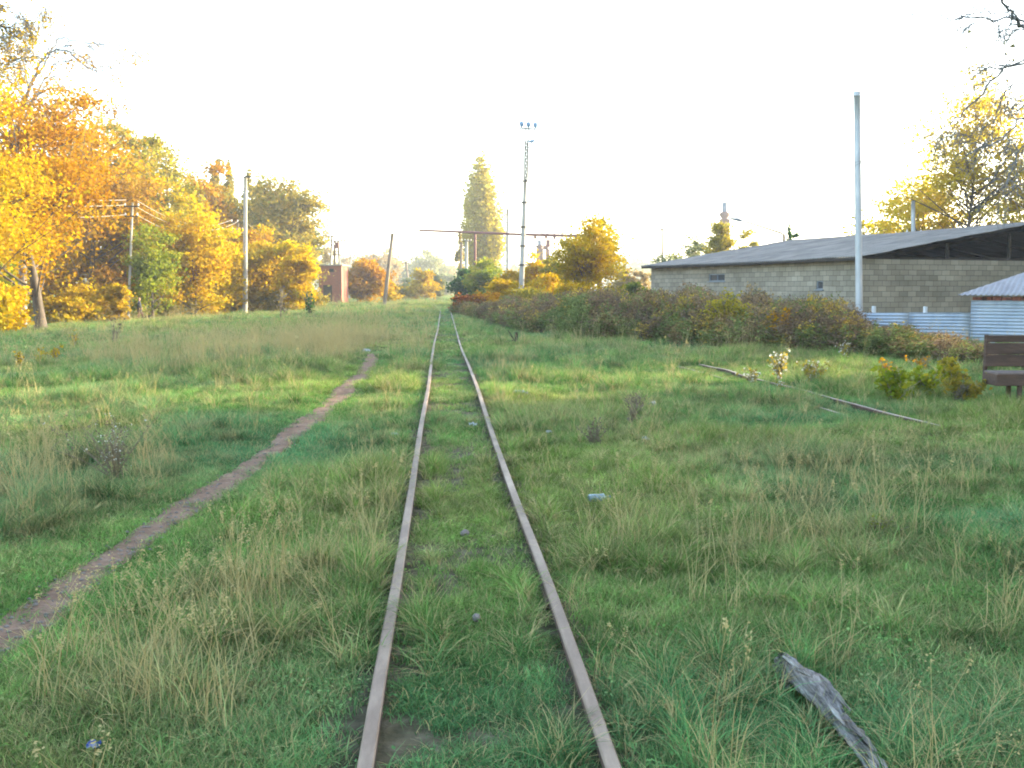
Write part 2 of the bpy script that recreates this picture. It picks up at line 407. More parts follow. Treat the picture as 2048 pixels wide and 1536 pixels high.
for q, (a, b_, c, d) in enumerate(ho):
    w = MB(); t = .045
    w.box((.06, (a + b_) / 2, c + t / 2), (.06, b_ - a, t)).box((.06, (a + b_) / 2, d - t / 2), (.06, b_ - a, t))
    w.box((.06, a + t / 2, (c + d) / 2), (.058, t, d - c - 2 * t)).box((.06, b_ - t / 2, (c + d) / 2), (.058, t, d - c - 2 * t))
    if q == 0: w.box((.06, (a + b_) / 2, (c + d) / 2), (.055, t * .8, d - c - 2 * t))
    wo = w.obj('window', FRM, house, bevel=.004)
    MB().box((.085, (a + b_) / 2, (c + d) / 2), (.008, b_ - a - .1, d - c - .1)).obj('pane', DKGL, wo)
    MB().box((-.02, (a + b_) / 2, c - .025), (.1, b_ - a + .1, .04)).obj('sill', FRM, wo, bevel=.004)
# corrugated sheets: waves along u, run along w
def corr(o0, du, dw, nn, pitch=.15, amp=.022, lap=None, th=.008, per=6, sag=None):
    o0, du, dw, nn = [np.asarray(q, float) for q in (o0, du, dw, nn)]
    Lu = np.linalg.norm(du); Lw = np.linalg.norm(dw)
    nu = max(2, int(Lu / pitch * per)); nw = max(2, int(Lw / .35))
    u = np.linspace(0, 1, nu + 1); w = np.linspace(0, 1, nw + 1)
    U, W = np.meshgrid(u, w)
    wav = amp * np.sin(U * Lu / pitch * 2 * math.pi)
    if lap: wav = wav + .03 * (1 - (W * Lw / lap) % 1.0)
    if sag is not None: wav = wav + sag(U, W)
    top = o0 + U[..., None] * du + W[..., None] * dw + wav[..., None] * nn
    v = np.concatenate([top.reshape(-1, 3), (top - nn * th).reshape(-1, 3)])
    k = nu + 1; i = np.arange(nw)[:, None] * k; j = np.arange(nu)[None, :]
    f = np.stack([i + j, i + j + 1, i + k + j + 1, i + k + j], -1).reshape(-1, 4)
    off = k * (nw + 1)
    m = MB(); m.add(v, f); m.f.append(f[:, ::-1] + off)
    ed = [np.stack([np.arange(nu), np.arange(nu) + off, np.arange(1, nu + 1) + off, np.arange(1, nu + 1)], 1)]
    b0 = nw * k; ed.append(np.stack([b0 + np.arange(nu), b0 + np.arange(1, nu + 1), b0 + np.arange(1, nu + 1) + off, b0 + np.arange(nu) + off], 1))
    aa = np.arange(nw) * k
    ed.append(np.stack([aa, aa + k, aa + k + off, aa + off], 1)); ed.append(np.stack([aa + nu, aa + nu + off, aa + nu + k + off, aa + nu + k], 1))
    for e in ed: m.f.append(e)
    return m
ROOFM = surf('weathered_asbestos_sheet', [(.3, (.15,.135,.115)), (.5, (.23,.205,.175)), (.68, (.29,.26,.225)), (.8, (.13,.12,.09))], 1.6, detail=9, bump=.2, stretch=(.6, 1.2, 1))
def rooflaps(m):
    n = m.node_tree.nodes; l = m.node_tree.links; b = n['Principled BSDF']; src = b.inputs['Base Color'].links[0].from_socket
    tc = n.new('ShaderNodeTexCoord'); sp = n.new('ShaderNodeSeparateXYZ'); cb = n.new('ShaderNodeCombineXYZ'); l.new(tc.outputs['Object'], sp.inputs[0])
    l.new(sp.outputs[1], cb.inputs[0]); l.new(sp.outputs[0], cb.inputs[1])
    br = n.new('ShaderNodeTexBrick'); br.inputs['Scale'].default_value = 1; br.offset = 0; br.inputs['Brick Width'].default_value = 1.1; br.inputs['Row Height'].default_value = 1.6; br.inputs['Mortar Size'].default_value = .03; br.inputs['Mortar Smooth'].default_value = .8
    br.inputs['Color1'].default_value = (1, 1, 1, 1); br.inputs['Color2'].default_value = (.74, .74, .76, 1); br.inputs['Mortar'].default_value = (.42, .42, .42, 1); l.new(cb.outputs[0], br.inputs[0])
    mu = n.new('ShaderNodeMixRGB'); mu.blend_type = 'MULTIPLY'; mu.inputs[0].default_value = 1; l.new(src, mu.inputs[1]); l.new(br.outputs[0], mu.inputs[2]); l.new(mu.outputs[0], b.inputs['Base Color'])
rooflaps(ROOFM)
RZ = 4.38
sl = math.hypot(9.45, RZ - 2.82)
nrm = (-(RZ - 2.82) / sl, 0, 9.45 / sl)
sagf = lambda U, W: .05 * (vn(U * 7, W * 3, 1, 44) - .5) - .05 * np.sin(U * math.pi) 
corr((-.45, -.35, 2.82), (0, LW + .7, 0), (9.45, 0, RZ - 2.82), nrm, lap=1.62, sag=sagf).obj('roof', ROOFM, house, smooth=True)
corr((18.45, -.35, 2.82), (0, LW + .7, 0), (-9.45, 0, RZ - 2.82), (-nrm[0], 0, nrm[2]), lap=1.62, sag=sagf).obj('roof', ROOFM, house, smooth=True)
TIM = surf('old_dark_timber', [(.3, (.025,.02,.016)), (.7, (.07,.055,.042))], 6, stretch=(.3,.3,1), bump=.4)
MB().box((LG / 2, .1, WH + .0), (LG - .5, .16, .05)).obj('top_plate', TIM, house)
mfa = MB().box((-.40, LW / 2, 2.77), (.04, LW + .6, .11)); mfa.obj('fascia', TIM, house)
raf = np.array([[math.cos(-math.atan2(RZ-2.82, 9.45)), 0, -math.sin(-math.atan2(RZ-2.82, 9.45))], [0, 1, 0], [math.sin(-math.atan2(RZ-2.82, 9.45)), 0, math.cos(-math.atan2(RZ-2.82, 9.45))]]).T
for yy in (1.2, 4.6, 8, 11.4, 14.6):
    a_ = math.atan2(RZ - 2.82, 9.45)
    for sx in (1, -1):
        Mx = np.array([[math.cos(a_), 0, -sx * math.sin(a_)], [0, 1, 0], [sx * math.sin(a_), 0, math.cos(a_)]])
        MB().box((4.6 if sx > 0 else 13.4, yy, 3.36), (9.1, .1, .12), tilt=Mx).obj('rafter', TIM, house)
    MB().box((9, yy + .08, 2.87), (16.2, .06, .12)).obj('tie_beam', TIM, house)
for xx in (4.1, 7.2, 10.5):
    MB().box((xx, .1, 2.83 + min(xx, 18 - xx) * .07), (.1, .1, .0 + min(xx, 18 - xx) * .14)).obj('gable_post', TIM, house)

# ------------------------------------------------------------------ corrugated fence and little shed
FENM = surf('blue_grey_corrugated_iron', [(.3, (.24,.28,.33)), (.5, (.34,.38,.43)), (.7, (.42,.44,.47)), (.85, (.28,.22,.19))], 1.3, detail=8, rough=.5, bump=.1, metallic=.3)
PALER = surf('pale_corrugated_roofing', [(.3, (.23,.21,.22)), (.6, (.31,.295,.30)), (.85, (.19,.165,.155))], 2, detail=8, rough=.6, bump=.1)
f0 = np.array([11.15, 32.9]); f1 = np.array([14.0, 30.6]); s1 = np.array([17.6, 27.9])
ud = (f1 - f0) / np.linalg.norm(f1 - f0); fn = (ud[1], -ud[0], 0)
fence = thing('corrugated_fence', 'low blue grey corrugated iron fence behind the brown weeds beside the small shed', 'fence', (f0[0], f0[1], 0))
L = np.linalg.norm(f1 - f0)
for q in range(2):
    a = ud * L * q / 2; dd = ud * L / 2 * .998
    corr((a[0], a[1], -.15), (0, 0, 1.0 + .03 * q), (dd[0], dd[1], .02), fn, pitch=.1, amp=.014).obj('panel', FENM, fence, smooth=True)
WHP = surf('whitewashed_post', [(.3, (.5,.5,.5)), (.7, (.65,.64,.62))], 7, bump=.2)
for px in (1744, 1847):
    t = (px - 1024) / 2000; k = (t * f0[1] - f0[0]) / (ud[0] - t * ud[1])
    p = ud * k - np.array(fn[:2]) * .08
    MB().box((p[0], p[1], .42), (.1, .1, 1.3), rz=.3).obj('post', WHP, fence, bevel=.012)
shed = thing('small_shed', 'small corrugated iron shed with pale pyramid roof at the right edge by the fence', 'shed', (f1[0] + .003, f1[1], 0), math.atan2(ud[1], ud[0]))
corr((0, 0, -.15), (0, 0, 1.42), (4.2, 0, 0), (0, -1, 0), pitch=.1, amp=.014).obj('wall', FENM, shed, smooth=True)
corr((0, 0.02, -.15), (0, 0, 1.42), (0, 3.2, 0), (-1, 0, 0), pitch=.1, amp=.014).obj('wall', FENM, shed, smooth=True)
corr((4.2, .02, -.15), (0, 0, 1.42), (0, 3.2, 0), (1, 0, 0), pitch=.1, amp=.014).obj('wall', FENM, shed, smooth=True)
corr((0, 3.2, -.15), (0, 0, 1.42), (4.2, 0, 0), (0, 1, 0), pitch=.1, amp=.014).obj('wall', FENM, shed, smooth=True)
BRK = surf('red_brick_course', [(.4, (.06,.03,.025)), (.5, (.22,.07,.045)), (.7, (.30,.11,.07))], 5, stretch=(1, 1, .5), bump=.4)
mb = MB()
for k in range(15): mb.box((.16 + k * .278, .08, 1.33), (.255, .12, .1 + .02 * (k % 3)))
mb.obj('brick_course', BRK, shed, bevel=.01)
# pyramid roof of four corrugated faces
ap = np.array([2.1, 1.6, 2.5]); cs = np.array([[-.3, -.3, 1.44], [4.5, -.3, 1.44], [4.5, 3.5, 1.44], [-.3, 3.5, 1.44]])
rm = MB()
for k in range(4):
    A, B = cs[k], cs[(k + 1) % 4]; nS = 150
    t = np.linspace(0, 1, nS + 1); base = A + t[:, None] * (B - A); Lb = np.linalg.norm(B - A)
    nn_ = np.cross(B - A, ap - A); nn_ /= np.linalg.norm(nn_)
    wv = .022 * np.sin(t * Lb / .15 * 2 * math.pi)
    rows = []
    hmax = 1 - np.abs(2 * t - 1)
    mid = (A + B) / 2
    for s_ in np.linspace(0, 1, 8):
        rows.append(base + (hmax * s_)[:, None] * (ap - mid) + (wv * (1 if s_ < 1 else .3))[:, None] * nn_)
    v = np.array(rows).reshape(-1, 3); kk = nS + 1
    i = np.arange(7)[:, None] * kk; j = np.arange(nS)[None, :]
    rm.add(v, np.stack([i + j, i + j + 1, i + kk + j + 1, i + kk + j], -1).reshape(-1, 4))
ro = rm.obj('roof', PALER, shed, smooth=True); so = ro.modifiers.new('thick', 'SOLIDIFY'); so.thickness = .012

# ------------------------------------------------------------------ steel pole, bench, stump
def lean_pole(base, top, r0, r1, n=10, wob=0):
    t = np.linspace(0, 1, 9)[:, None]; P = base + t * (top - base)
    return P, np.linspace(r0, r1, 9)
p = np.array([pt(1720, 650, 33.6)[0], 33.6, 0.0]); p[2] = Hs(p[0], p[1]) - .1
tp = pt(1714, 186, 33.6)
sp_ = thing('steel_pole', 'tall bare galvanised pipe pole standing before the block building', 'pole', p)
MB().tube(*lean_pole(np.zeros(3), tp - p, .115, .105), n=16).obj('pole', GALV, sp_, smooth=True)
q = tp - p
MB().tube([q + (0, 0, -.1), q + (0, 0, .04)], [.125, .12], 16).obj('cap', GALV, sp_)
MB().tube([q + (.08, 0, -.02), q + (.5, -.1, -.16)], .018, 6).obj('bracket', DARKM, sp_)

BR = surf('rusty_brown_boards', [(.3, (.045,.028,.02)), (.5, (.085,.05,.035)), (.75, (.15,.085,.055))], 4, detail=9, stretch=(.4, 1, 2), rough=.75, bump=.4)
bx = pt(1993, 760, 14.2)[0]
bench = thing('bench', 'rusty brown bench with a deep seat box and high boarded back at the right edge', 'bench', (bx, 14.2, Hs(bx, 14.2)))
MB().box((.95, .22, .355), (1.9, .44, .17)).obj('seat', BR, bench, bevel=.012)
MB().box((.95, .22, .452), (1.86, .42, .02)).obj('seat_board', surf('dusty_seat_board', [(.3, (.12,.09,.08)), (.7, (.22,.17,.15))], 6, bump=.3), bench)
bm_ = MB()
bm_.box((.98, .50, .60), (1.84, .035, .17)).box((.98, .515, .775), (1.84, .035, .165)).box((.98, .53, .92), (1.80, .035, .10))
bm_.obj('backrest', BR, bench, bevel=.008)
for xx in (.09, 1.8):
    MB().box((xx, .55, .62), (.05, .045, .72)).obj('back_post', BR, bench, bevel=.006)
for xx in (.3, 1.6):
    MB().box((xx + .07, .07, .13), (.055, .055, .31)).obj('leg', BR, bench, bevel=.005)
    MB().box((xx + .07, .39, .13), (.055, .055, .31)).obj('leg', BR, bench, bevel=.005)

sp = at(1033, 688); 
st = thing('broken_post', 'short dark broken post with a leaning stick beside the track', 'post', (sp[0], sp[1], Hs(sp[0], sp[1])))
MB().tube([(0, 0, -.05), (.0, 0, .2), (-.01, 0, .35)], [.055, .05, .04], 8).obj('post', TIM, st, smooth=True)
MB().tube([(-.01, -.06, .03), (-.13, -.05, .22), (-.25, -.05, .42)], [.02, .018, .012], 6).obj('stick', TIM, st, smooth=True)
lb = thing('fallen_branch', 'dark thin branch lying on the grass left of the broken post', 'branch', (sp[0] - .35, sp[1] - .3, Hs(sp[0], sp[1])))
MB().tube([(.35, .1, .14), (.05, 0, .08), (-.2, 0, .09), (-.5, -.05, .05)], [.02, .025, .03, .012], 6).obj('stem', TIM, lb, smooth=True)

# dead weathered log bottom right
LOGM = surf('split_grey_deadwood', [(.34, (.04,.034,.03)), (.44, (.15,.13,.11)), (.54, (.27,.24,.21)), (.68, (.46,.43,.39))], 22, detail=6, stretch=(1.5, .14, 1.5), bump=1, bscale=34, bdist=.03)
for n_ in LOGM.node_tree.nodes:
    if n_.type == 'MAPPING': n_.inputs['Rotation'].default_value = (0, 0, R(8))
lp = [at(*q, .05) for q in ((1560, 1332), (1600, 1372), (1648, 1418), (1690, 1470), (1730, 1525), (1775, 1590))]
lt_ = np.linspace(0, 5, 40); LPp = np.stack([np.interp(lt_, range(6), [q[k] for q in lp]) for k in range(3)], 1)
for _ in range(3): LPp[1:-1] = (LPp[:-2] + LPp[1:-1] * 2 + LPp[2:]) / 4
LPp[:, 2] += (vn(lt_, lt_ * 0, 2, 51) - .5) * .03 + .035
rr = .027 + .020 * (vn(lt_, 5 + lt_ * 0, 1.5, 52) - .5) + .012 * np.sin(lt_ * 1.3); rr[:3] *= (.5, .75, .9)
LPX = LPp[:, 0].copy(); LPY = LPp[:, 1].copy()
log = MB().tube(LPp - LPp[20], rr, 14).obj('dead_log', LOGM, None, smooth=True, loc=LPp[20])
v = np.empty(len(log.data.vertices) * 3); log.data.vertices.foreach_get('co', v); v = v.reshape(-1, 3)
a = np.arange(len(v)) % 14
v += np.stack([(_L[a % 256, 3] - .5) * .03, (_L[a % 256, 5] - .5) * .01, (_L[a % 256, 4] - .5) * .03], 1) + (RNG.random((len(v), 3)) - .5) * .01
log.data.vertices.foreach_set('co', v.ravel())
tag(log, 'weathered grey split log lying in the grass at bottom right', 'log')
lp2 = [at(*q, .04) for q in ((1546, 1330), (1562, 1350), (1574, 1372))]
for q_ in range(9):
    k0 = 3 + q_ * 4; a0 = LPp[k0] - LPp[20]; k1 = min(39, k0 + 7); a1 = LPp[k1] - LPp[20]; of = np.array([_L[q_, 7] - .5, 0, .35 + _L[q_, 8] * .5]) * .06
    MB().tube([a0 + of * .9, (a0 + a1) / 2 + of * 1.1, a1 + of * 1.25], [.004, .010, .003], 5).obj('splinter', LOGM, log)
m_ = MB().tube(np.array(lp2) - LPp[20], [.008, .016, .012], 7).obj('branch_stub', LOGM, log, smooth=True)

# ------------------------------------------------------------------ utility poles, mast, gantry
def base_at(px, d, sink=.1):
    x = (px - 1024) / 2000 * d; return np.array([x, d, Hs(x, d) * (1 if d < 200 else 0) - sink])
def insul(m, p): m.tube([p, p + (0, 0, .05), p + (0, 0, .09), p + (0, 0, .16)], [.035, .06, .05, .03], 6)
def upole(name, label, pxb, pxt, ytop, d, r0=.14, r1=.09, mat=None, arms=(), group='utility poles', armrot=0.0):
    b_ = base_at(pxb, d); t_ = pt(pxt, ytop, d); t_[1] = d
    o = thing(name, label, 'utility pole', b_, 0, group)
    q = t_ - b_
    MB().tube(*lean_pole(np.zeros(3), q, r0, r1), n=8).obj('pole', mat or CONC, o, smooth=True)
    for (dz, half, k) in arms:
        c = q * (1 - dz / q[2]); ax = np.array([math.cos(armrot), math.sin(armrot), 0])
        MB().box(c + (0, -.1, 0), (2 * half, .08, .08), rz=armrot).obj('crossarm', DARKM, o)
        for xx in np.linspace(-half * .92, half * .92, k):
            m = MB(); insul(m, c + ax * xx + (0, -.1, .05)); m.obj('insulator', CERAM, o, smooth=True)
    return o, b_ + q
PA, tA = upole('utility_pole', 'thin pole with two short crossarms among the orange trees at left', 257, 265, 405, 63, .095, .07, CONC, [(.25, .45, 2), (.85, .4, 2)])
PB, tB = upole('utility_pole', 'tall pale concrete pole in front of the yellow trees with small top crossarm', 491, 491, 353, 76, .2, .13, CONC, [(.05, .5, 2)])
PCc, tC = upole('utility_pole', 'wooden pole top with insulators just left of the tall concrete pole', 476, 476, 440, 95, .13, .09, WOODP, [(.2, .6, 3), (.9, .5, 2)])
PD, tD = upole('utility_pole', 'pole top with wires hidden behind the brightest yellow tree', 603, 603, 472, 125, .14, .1, CONC, [(.2, .7, 3)])
PE, tE = upole('utility_pole', 'slim pale pole in front of the red brick hut', 660, 664, 470, 112, .17, .11, CONC, [(.15, .45, 2), (1.1, .35, 2)])
PG, tG = upole('utility_pole', 'leaning bare pole in the middle of the far field', 769, 785, 467, 95, .19, .15, WOODP, [])
PH, tH = upole('utility_pole', 'dark pole leaning left beside the small yellow tree far off', 821, 812, 523, 165, .2, .15, WOODP, [(.3, .7, 2), (1.5, .5, 2)])
PI, tI = upole('utility_pole', 'faint pole between the leaning dark pole and the far yellow tree', 836, 835, 536, 215, .17, .13, WOODP, [(.5, .5, 2)])
PK, tK = upole('utility_pole', 'faint hazy pole behind the orange bush right of the brick hut', 701, 701, 508, 160, .16, .12, CONC, [(.6, .7, 2)])
PL_, tL = upole('utility_pole', 'bright sunlit concrete pole with white insulators before the poplar', 932, 933, 480, 112, .22, .18, CONC, [(.1, .55, 4)])
PM, tM = upole('utility_pole', 'duller thin pole just left of the sunlit pole by the poplar', 922, 923, 484, 125, .18, .14, WOODP, [(.5, .7, 2)])
PN, tN = upole('utility_pole', 'plain concrete pole between the poplar and the floodlight mast', 1015, 1015, 418, 120, .22, .17, CONC, [(1.6, .6, 2)])
PP, tP = upole('utility_pole', 'thin pole rising behind the left end of the block building', 1325, 1324, 457, 92, .1, .08, WOODP, [(.1, .3, 2)])
PQ, tQ = upole('utility_pole', 'grey pole top showing above the roof among yellow trees at right', 1827, 1826, 402, 60, .15, .12, GALV, [(1.9, .45, 2)])
# H-shaped double pole beside the hut
hb = base_at(676, 118)
hp = thing('transformer_pole', 'double legged pole with a crossarm deck right of the brick hut', 'utility pole', hb)
zt = pt(676, 482, 118)[2] - hb[2]
MB().tube([(-.3, 0, 0), (-.2, 0, zt)], [.16, .12], 8).obj('pole', WOODP, hp, smooth=True)
MB().tube([(.5, 0, 0), (.2, 0, zt)], [.16, .12], 8).obj('pole', CONC, hp, smooth=True)
MB().box((0, 0, zt), (2.3, .2, .12)).obj('crossarm', REDM, hp)
MB().box((.1, 0, zt - 1.6), (1.6, .1, .1)).obj('crossarm', DARKM, hp)
MB().box((0, -.05, zt - .5), (.5, .35, .7)).obj('switch_box', REDM, hp, bevel=.03)
for xx in (-.25, .1):
    MB().tube([(xx, 0, zt + .05), (xx, 0, zt + .95)], .03, 6).obj('lightning_rod', DARKM, hp)
for xx in (-.9, .6, .95):
    m = MB(); insul(m, np.array([xx, 0, zt + .06])); m.obj('insulator', REDM, hp, smooth=True)
MB().box((.85, -.1, 3.2), (.7, .06, .06)).obj('side_bracket', DARKM, hp)
for xx in (.95, 1.15):
    m = MB(); insul(m, np.array([xx, -.1, 3.24])); m.obj('insulator', CERAM, hp, smooth=True)

# wires
def wire(a, b_, sag, label, group):
    t = np.linspace(0, 1, 24)[:, None]; P = a + t * (b_ - a); P[:, 2] -= sag * 4 * (t * (1 - t))[:, 0]
    o = MB().tube(P - a, .014, 4, caps=False).obj('overhead_wire', WIREM, None, loc=a)
    tag(o, label, 'wire', group)
wl = pt(-160, 372, 52)
wire(tA + (-.35, -.1, .15), wl + (0, 0, .3), .35, 'uppermost wire running left off the crossarm pole among orange trees', 'overhead wires')
wire(tA + (-.35, -.1, -.15), wl + (0, 0, -.1), .4, 'bright middle wire running left off the crossarm pole among orange trees', 'overhead wires')
wire(tA + (-.35, -.1, -.75), wl + (0, 0, -.9), .4, 'lowest wire running left off the crossarm pole among orange trees', 'overhead wires')
wire(tA + (.35, -.1, .1), tC + (-.5, -.1, .05), 1.0, 'upper wire sagging between the crossarm pole and the next wooden pole', 'overhead wires')
wire(tA + (.35, -.1, -.3), tC + (0, -.1, -.15), 1.1, 'middle wire sagging between the crossarm pole and the next wooden pole', 'overhead wires')
wire(tA + (.35, -.1, -.8), tC + (0, -.1, -.8), 1.1, 'lowest wire sagging between the crossarm pole and the next wooden pole', 'overhead wires')
wire(tC + (.5, -.1, .0), tD + (-.5, -.1, .05), 1.0, 'upper wire from the insulator pole to the pole behind the yellow tree', 'overhead wires')
wire(tC + (.5, -.1, -.8), tD + (0, -.1, -.2), 1.0, 'lower wire from the insulator pole to the pole behind the yellow tree', 'overhead wires')

# brick transformer hut
def bricks(name, c1, c2, mo):
    m, n, l, b = newmat(name)
    tc = n.new('ShaderNodeTexCoord'); sp = n.new('ShaderNodeSeparateXYZ'); l.new(tc.outputs['Object'], sp.inputs[0])
    ad = n.new('ShaderNodeMath'); l.new(sp.outputs[0], ad.inputs[0]); l.new(sp.outputs[1], ad.inputs[1])
    cb = n.new('ShaderNodeCombineXYZ'); l.new(ad.outputs[0], cb.inputs[0]); l.new(sp.outputs[2], cb.inputs[1])
    br = n.new('ShaderNodeTexBrick'); br.inputs['Scale'].default_value = 1; br.inputs['Brick Width'].default_value = .25; br.inputs['Row Height'].default_value = .08; br.inputs['Mortar Size'].default_value = .008
    br.inputs['Color1'].default_value = (*c1, 1); br.inputs['Color2'].default_value = (*c2, 1); br.inputs['Mortar'].default_value = (*mo, 1)
    l.new(cb.outputs[0], br.inputs[0]); l.new(br.outputs[0], b.inputs['Base Color']); b.inputs['Roughness'].default_value = .9
    return m
REDB = bricks('red_bricks', (.36,.10,.06), (.26,.08,.05), (.25,.2,.17))
hx = pt(657, 560, 110)[0]
hut = thing('brick_hut', 'tall narrow red brick transformer hut behind the poles', 'hut', (hx, 111, -.05), -.12)
hh = zat(532, 113)
MB().box((0, 1.3, hh / 2), (2.6, 2.6, hh)).obj('wall', REDB, hut)
MB().box((0, 1.3, hh + .07), (2.95, 2.95, .14)).obj('roof', CONC, hut, bevel=.02)
MB().box((-.3, -.03, 1.05), (1.0, .05, 2.1)).obj('door', DARKM, hut)
MB().box((.2, -.03, hh - .5), (.5, .05, .35)).obj('vent', DARKM, hut)

# floodlight mast
mb_ = base_at(1041, 81); mt = thing('floodlight_mast', 'tall mast of concrete and lattice with three blue lamps on top', 'mast', mb_)
def mp_(px, py): return pt(px, py, 81) - mb_
c_top = mp_(1050.5, 362)
MB().tube(*lean_pole(np.zeros(3), c_top, .25, .15), n=10).obj('pole', CONC, mt, smooth=True)
for py in (362, 405, 454, 492, 530):
    c = mp_(1050.5 - (py - 362) * .043, py); MB().tube([c + (0, 0, -.06), c + (0, 0, .06)], .25 + (py - 362) * .0004, 10).obj('clamp', DARKM, mt)
    MB().tube([c, c + (.75 if py > 440 else .45, 0, 0)], .03, 5).obj('step_bracket', DARKM, mt)
lm = MB(); x0, x1 = mp_(1049, 362), mp_(1054.5, 362); y0_, y1_ = mp_(1050, 283), mp_(1056, 283)
dep = np.array([0, .22, 0])
for s_ in (0, 1):
    for a_, b__ in ((x0, y0_), (x1, y1_)): lm.tube([a_ + dep * s_, b__ + dep * s_], .065, 5)
nseg = 13
for k in range(nseg):
    ta, tb = k / nseg, (k + 1) / nseg
    A = x0 + (y0_ - x0) * ta; B = x1 + (y1_ - x1) * ta; A2 = x0 + (y0_ - x0) * tb; B2 = x1 + (y1_ - x1) * tb
    lm.tube([A, B2] if k % 2 else [B, A2], .034, 4); lm.tube([A + dep, B2 + dep] if k % 2 else [B + dep, A2 + dep], .034, 4)
    lm.tube([A2, B2], .034, 4); lm.tube([A, A2 + dep] if k % 2 else [A + dep, A2], .01, 4)
lm.obj('lattice', DARKM, mt)
fr = MB(); a_, b__ = mp_(1039, 256), mp_(1071, 258)
a2, b2 = mp_(1040, 278), mp_(1068, 283)
fr.tube([a_, b__], .06, 5).tube([a_ + (.0, .5, -.05), b__ + (0, .5, -.05)], .045, 5).tube([a_, a2], .035, 4).tube([b__, b2], .035, 4).tube([a2, b2], .035, 4).tube([a_, a_ + (0, .5, -.05)], .03, 4).tube([b__, b__ + (0, .5, -.05)], .03, 4)
fr.tube([y0_, mp_(1052, 257)], .035, 4).tube([y1_, mp_(1058, 257)], .035, 4)
fr.obj('lamp_frame', DARKM, mt)
for px in (1043.3, 1057, 1071):
    c = mp_(px, 248 + (px - 1043) * .07); m = MB()
    m.tube([c + (0, 0, -.24), c + (0, 0, -.17), c + (0, 0, 0), c + (0, 0, .12), c + (0, 0, .2)], [.06, .13, .2, .19, .08], 10)
    o_ = m.obj('lamp', BLUEGL, mt, smooth=True)
    MB().tube([c + (0, 0, -.36), c + (0, 0, -.2)], .045, 5).obj('lamp_stem', DARKM, o_)
c = mp_(1063.5, 283); m = MB().tube([c + (-.22, 0, -.04), c + (0, 0, .02), c + (.2, 0, .07)], [.07, .13, .08], 8); m.obj('lamp', BLUEGL, mt, smooth=True)
MB().tube([mp_(1056, 298), c + (.1, 0, 0)], .035, 5).obj('lamp_brace', DARKM, mt)

# gantry boom
gb = base_at(945, 104); gt = thing('gantry', 'long thin reddish gantry boom crossing behind poplar and mast', 'gantry', gb)
def gp(px, py, d=104): return pt(px, py, d) - gb
MB().tube([gp(838, 460.5), gp(925, 464), gp(1044, 469), gp(1100, 470.5), gp(1160, 472)], [.10, .12, .13, .15, .16], 8).obj('boom', REDM, gt)
MB().tube([gp(852, 458), gp(866, 448.5), gp(925, 449.5)], .04, 4).obj('stay', DARKM, gt)
MB().tube([gp(925, 450), gp(920, 464)], .03, 4).obj('stay', DARKM, gt)
MB().tube([gp(1050, 458), gp(1098, 470)], .035, 4).obj('stay', DARKM, gt)
for px in (950, 1152):
    top = gp(px, 468); MB().tube([(top[0], 0, 0), top], .13, 8).obj('leg', REDM, gt)
MB().tube([gp(1094, 470), gp(1100.5, 413)], .06, 5).obj('mast_leg', DARKM, gt)
MB().tube([gp(1109, 470), gp(1104, 413)], .06, 5).obj('mast_leg', DARKM, gt)
MB().box(gp(1101.5, 414), (.85, .08, .07)).obj('mast_arm', REDM, gt)
MB().tube([gp(1102, 413), gp(1102.5, 400)], [.08, .06], 8).obj('mast_cap', BLUEGL, gt)
for px in (1070, 1092, 1109):
    MB().box(gp(px, 475), (.25, .25, .3)).obj('hanger', REDM, gt)
MB().box(gp(1077, 475.5), (.8, .1, .06)).obj('hook_bar', DARKM, gt)
MB().tube([gp(1109, 474), gp(1108, 484), gp(1107, 500)], [.05, .04, .05], 5).obj('hook_cable', DARKM, gt)

# chimneys of the works behind
CHB = surf('sooty_chimney_brick', [(.3, (.16,.10,.085)), (.6, (.27,.18,.15)), (.8, (.36,.27,.23))], 3, bump=.3)
CHM = surf('grey_blue_chimney_steel', [(.3, (.16,.18,.22)), (.7, (.28,.30,.35))], 3, bump=.1)
def chimney(name, label, px, d, ytop, ymid, wpx, body):
    b_ = base_at(px, d); o = thing(name, label, 'chimney', b_, 0, 'chimneys of the works behind the trees')
    zt = pt(px, ytop, d)[2] - b_[2]; zm = pt(px, ymid, d)[2] - b_[2]; w = wpx / 2000 * d / 2
    zz = zt - zm
    MB().tube([(0, 0, zm + zz * .02), (0, 0, zt)], [w * .95, w], 12).obj('stack', CHM, o)
    MB().tube([(0, 0, zm - zz * .75), (0, 0, zm - zz * .35), (0, 0, zm - zz * .1), (0, 0, zm)], [w * 1.05, w * 1.95, w * 1.8, w * 1.0], 12).obj('drum', body, o, smooth=True)
    MB().box((0, 0, (zm - zz * .75) / 2), (w * 3.2, w * 3.2, zm - zz * .75)).obj('tower', body, o)
    return o
chimney('works_chimney', 'round stack with flared drum rising above the tree behind the roof', 1444.5, 125, 405, 424, 11, CHB)
chimney('works_chimney', 'pinkish stack with flared drum behind the yellow bush right of the mast', 1079, 140, 481, 490, 8.5, CHB)
cb_ = base_at(1095, 141); c2 = thing('works_duct', 'reddish box and duct beside the pinkish stack', 'duct', cb_)
MB().box(pt(1096, 487, 141) - cb_, (.55, .55, 1.0)).obj('box', REDM, c2, bevel=.03)
MB().tube([pt(1086, 495, 141) - cb_, pt(1096, 494, 141) - cb_], .28, 8).obj('duct', CHB, c2, smooth=True)
zb_ = (pt(1094, 498, 141) - cb_)[2]
MB().tube([(0, 0, 0), (0, 0, zb_)], .3, 8).obj('riser', CHB, c2)

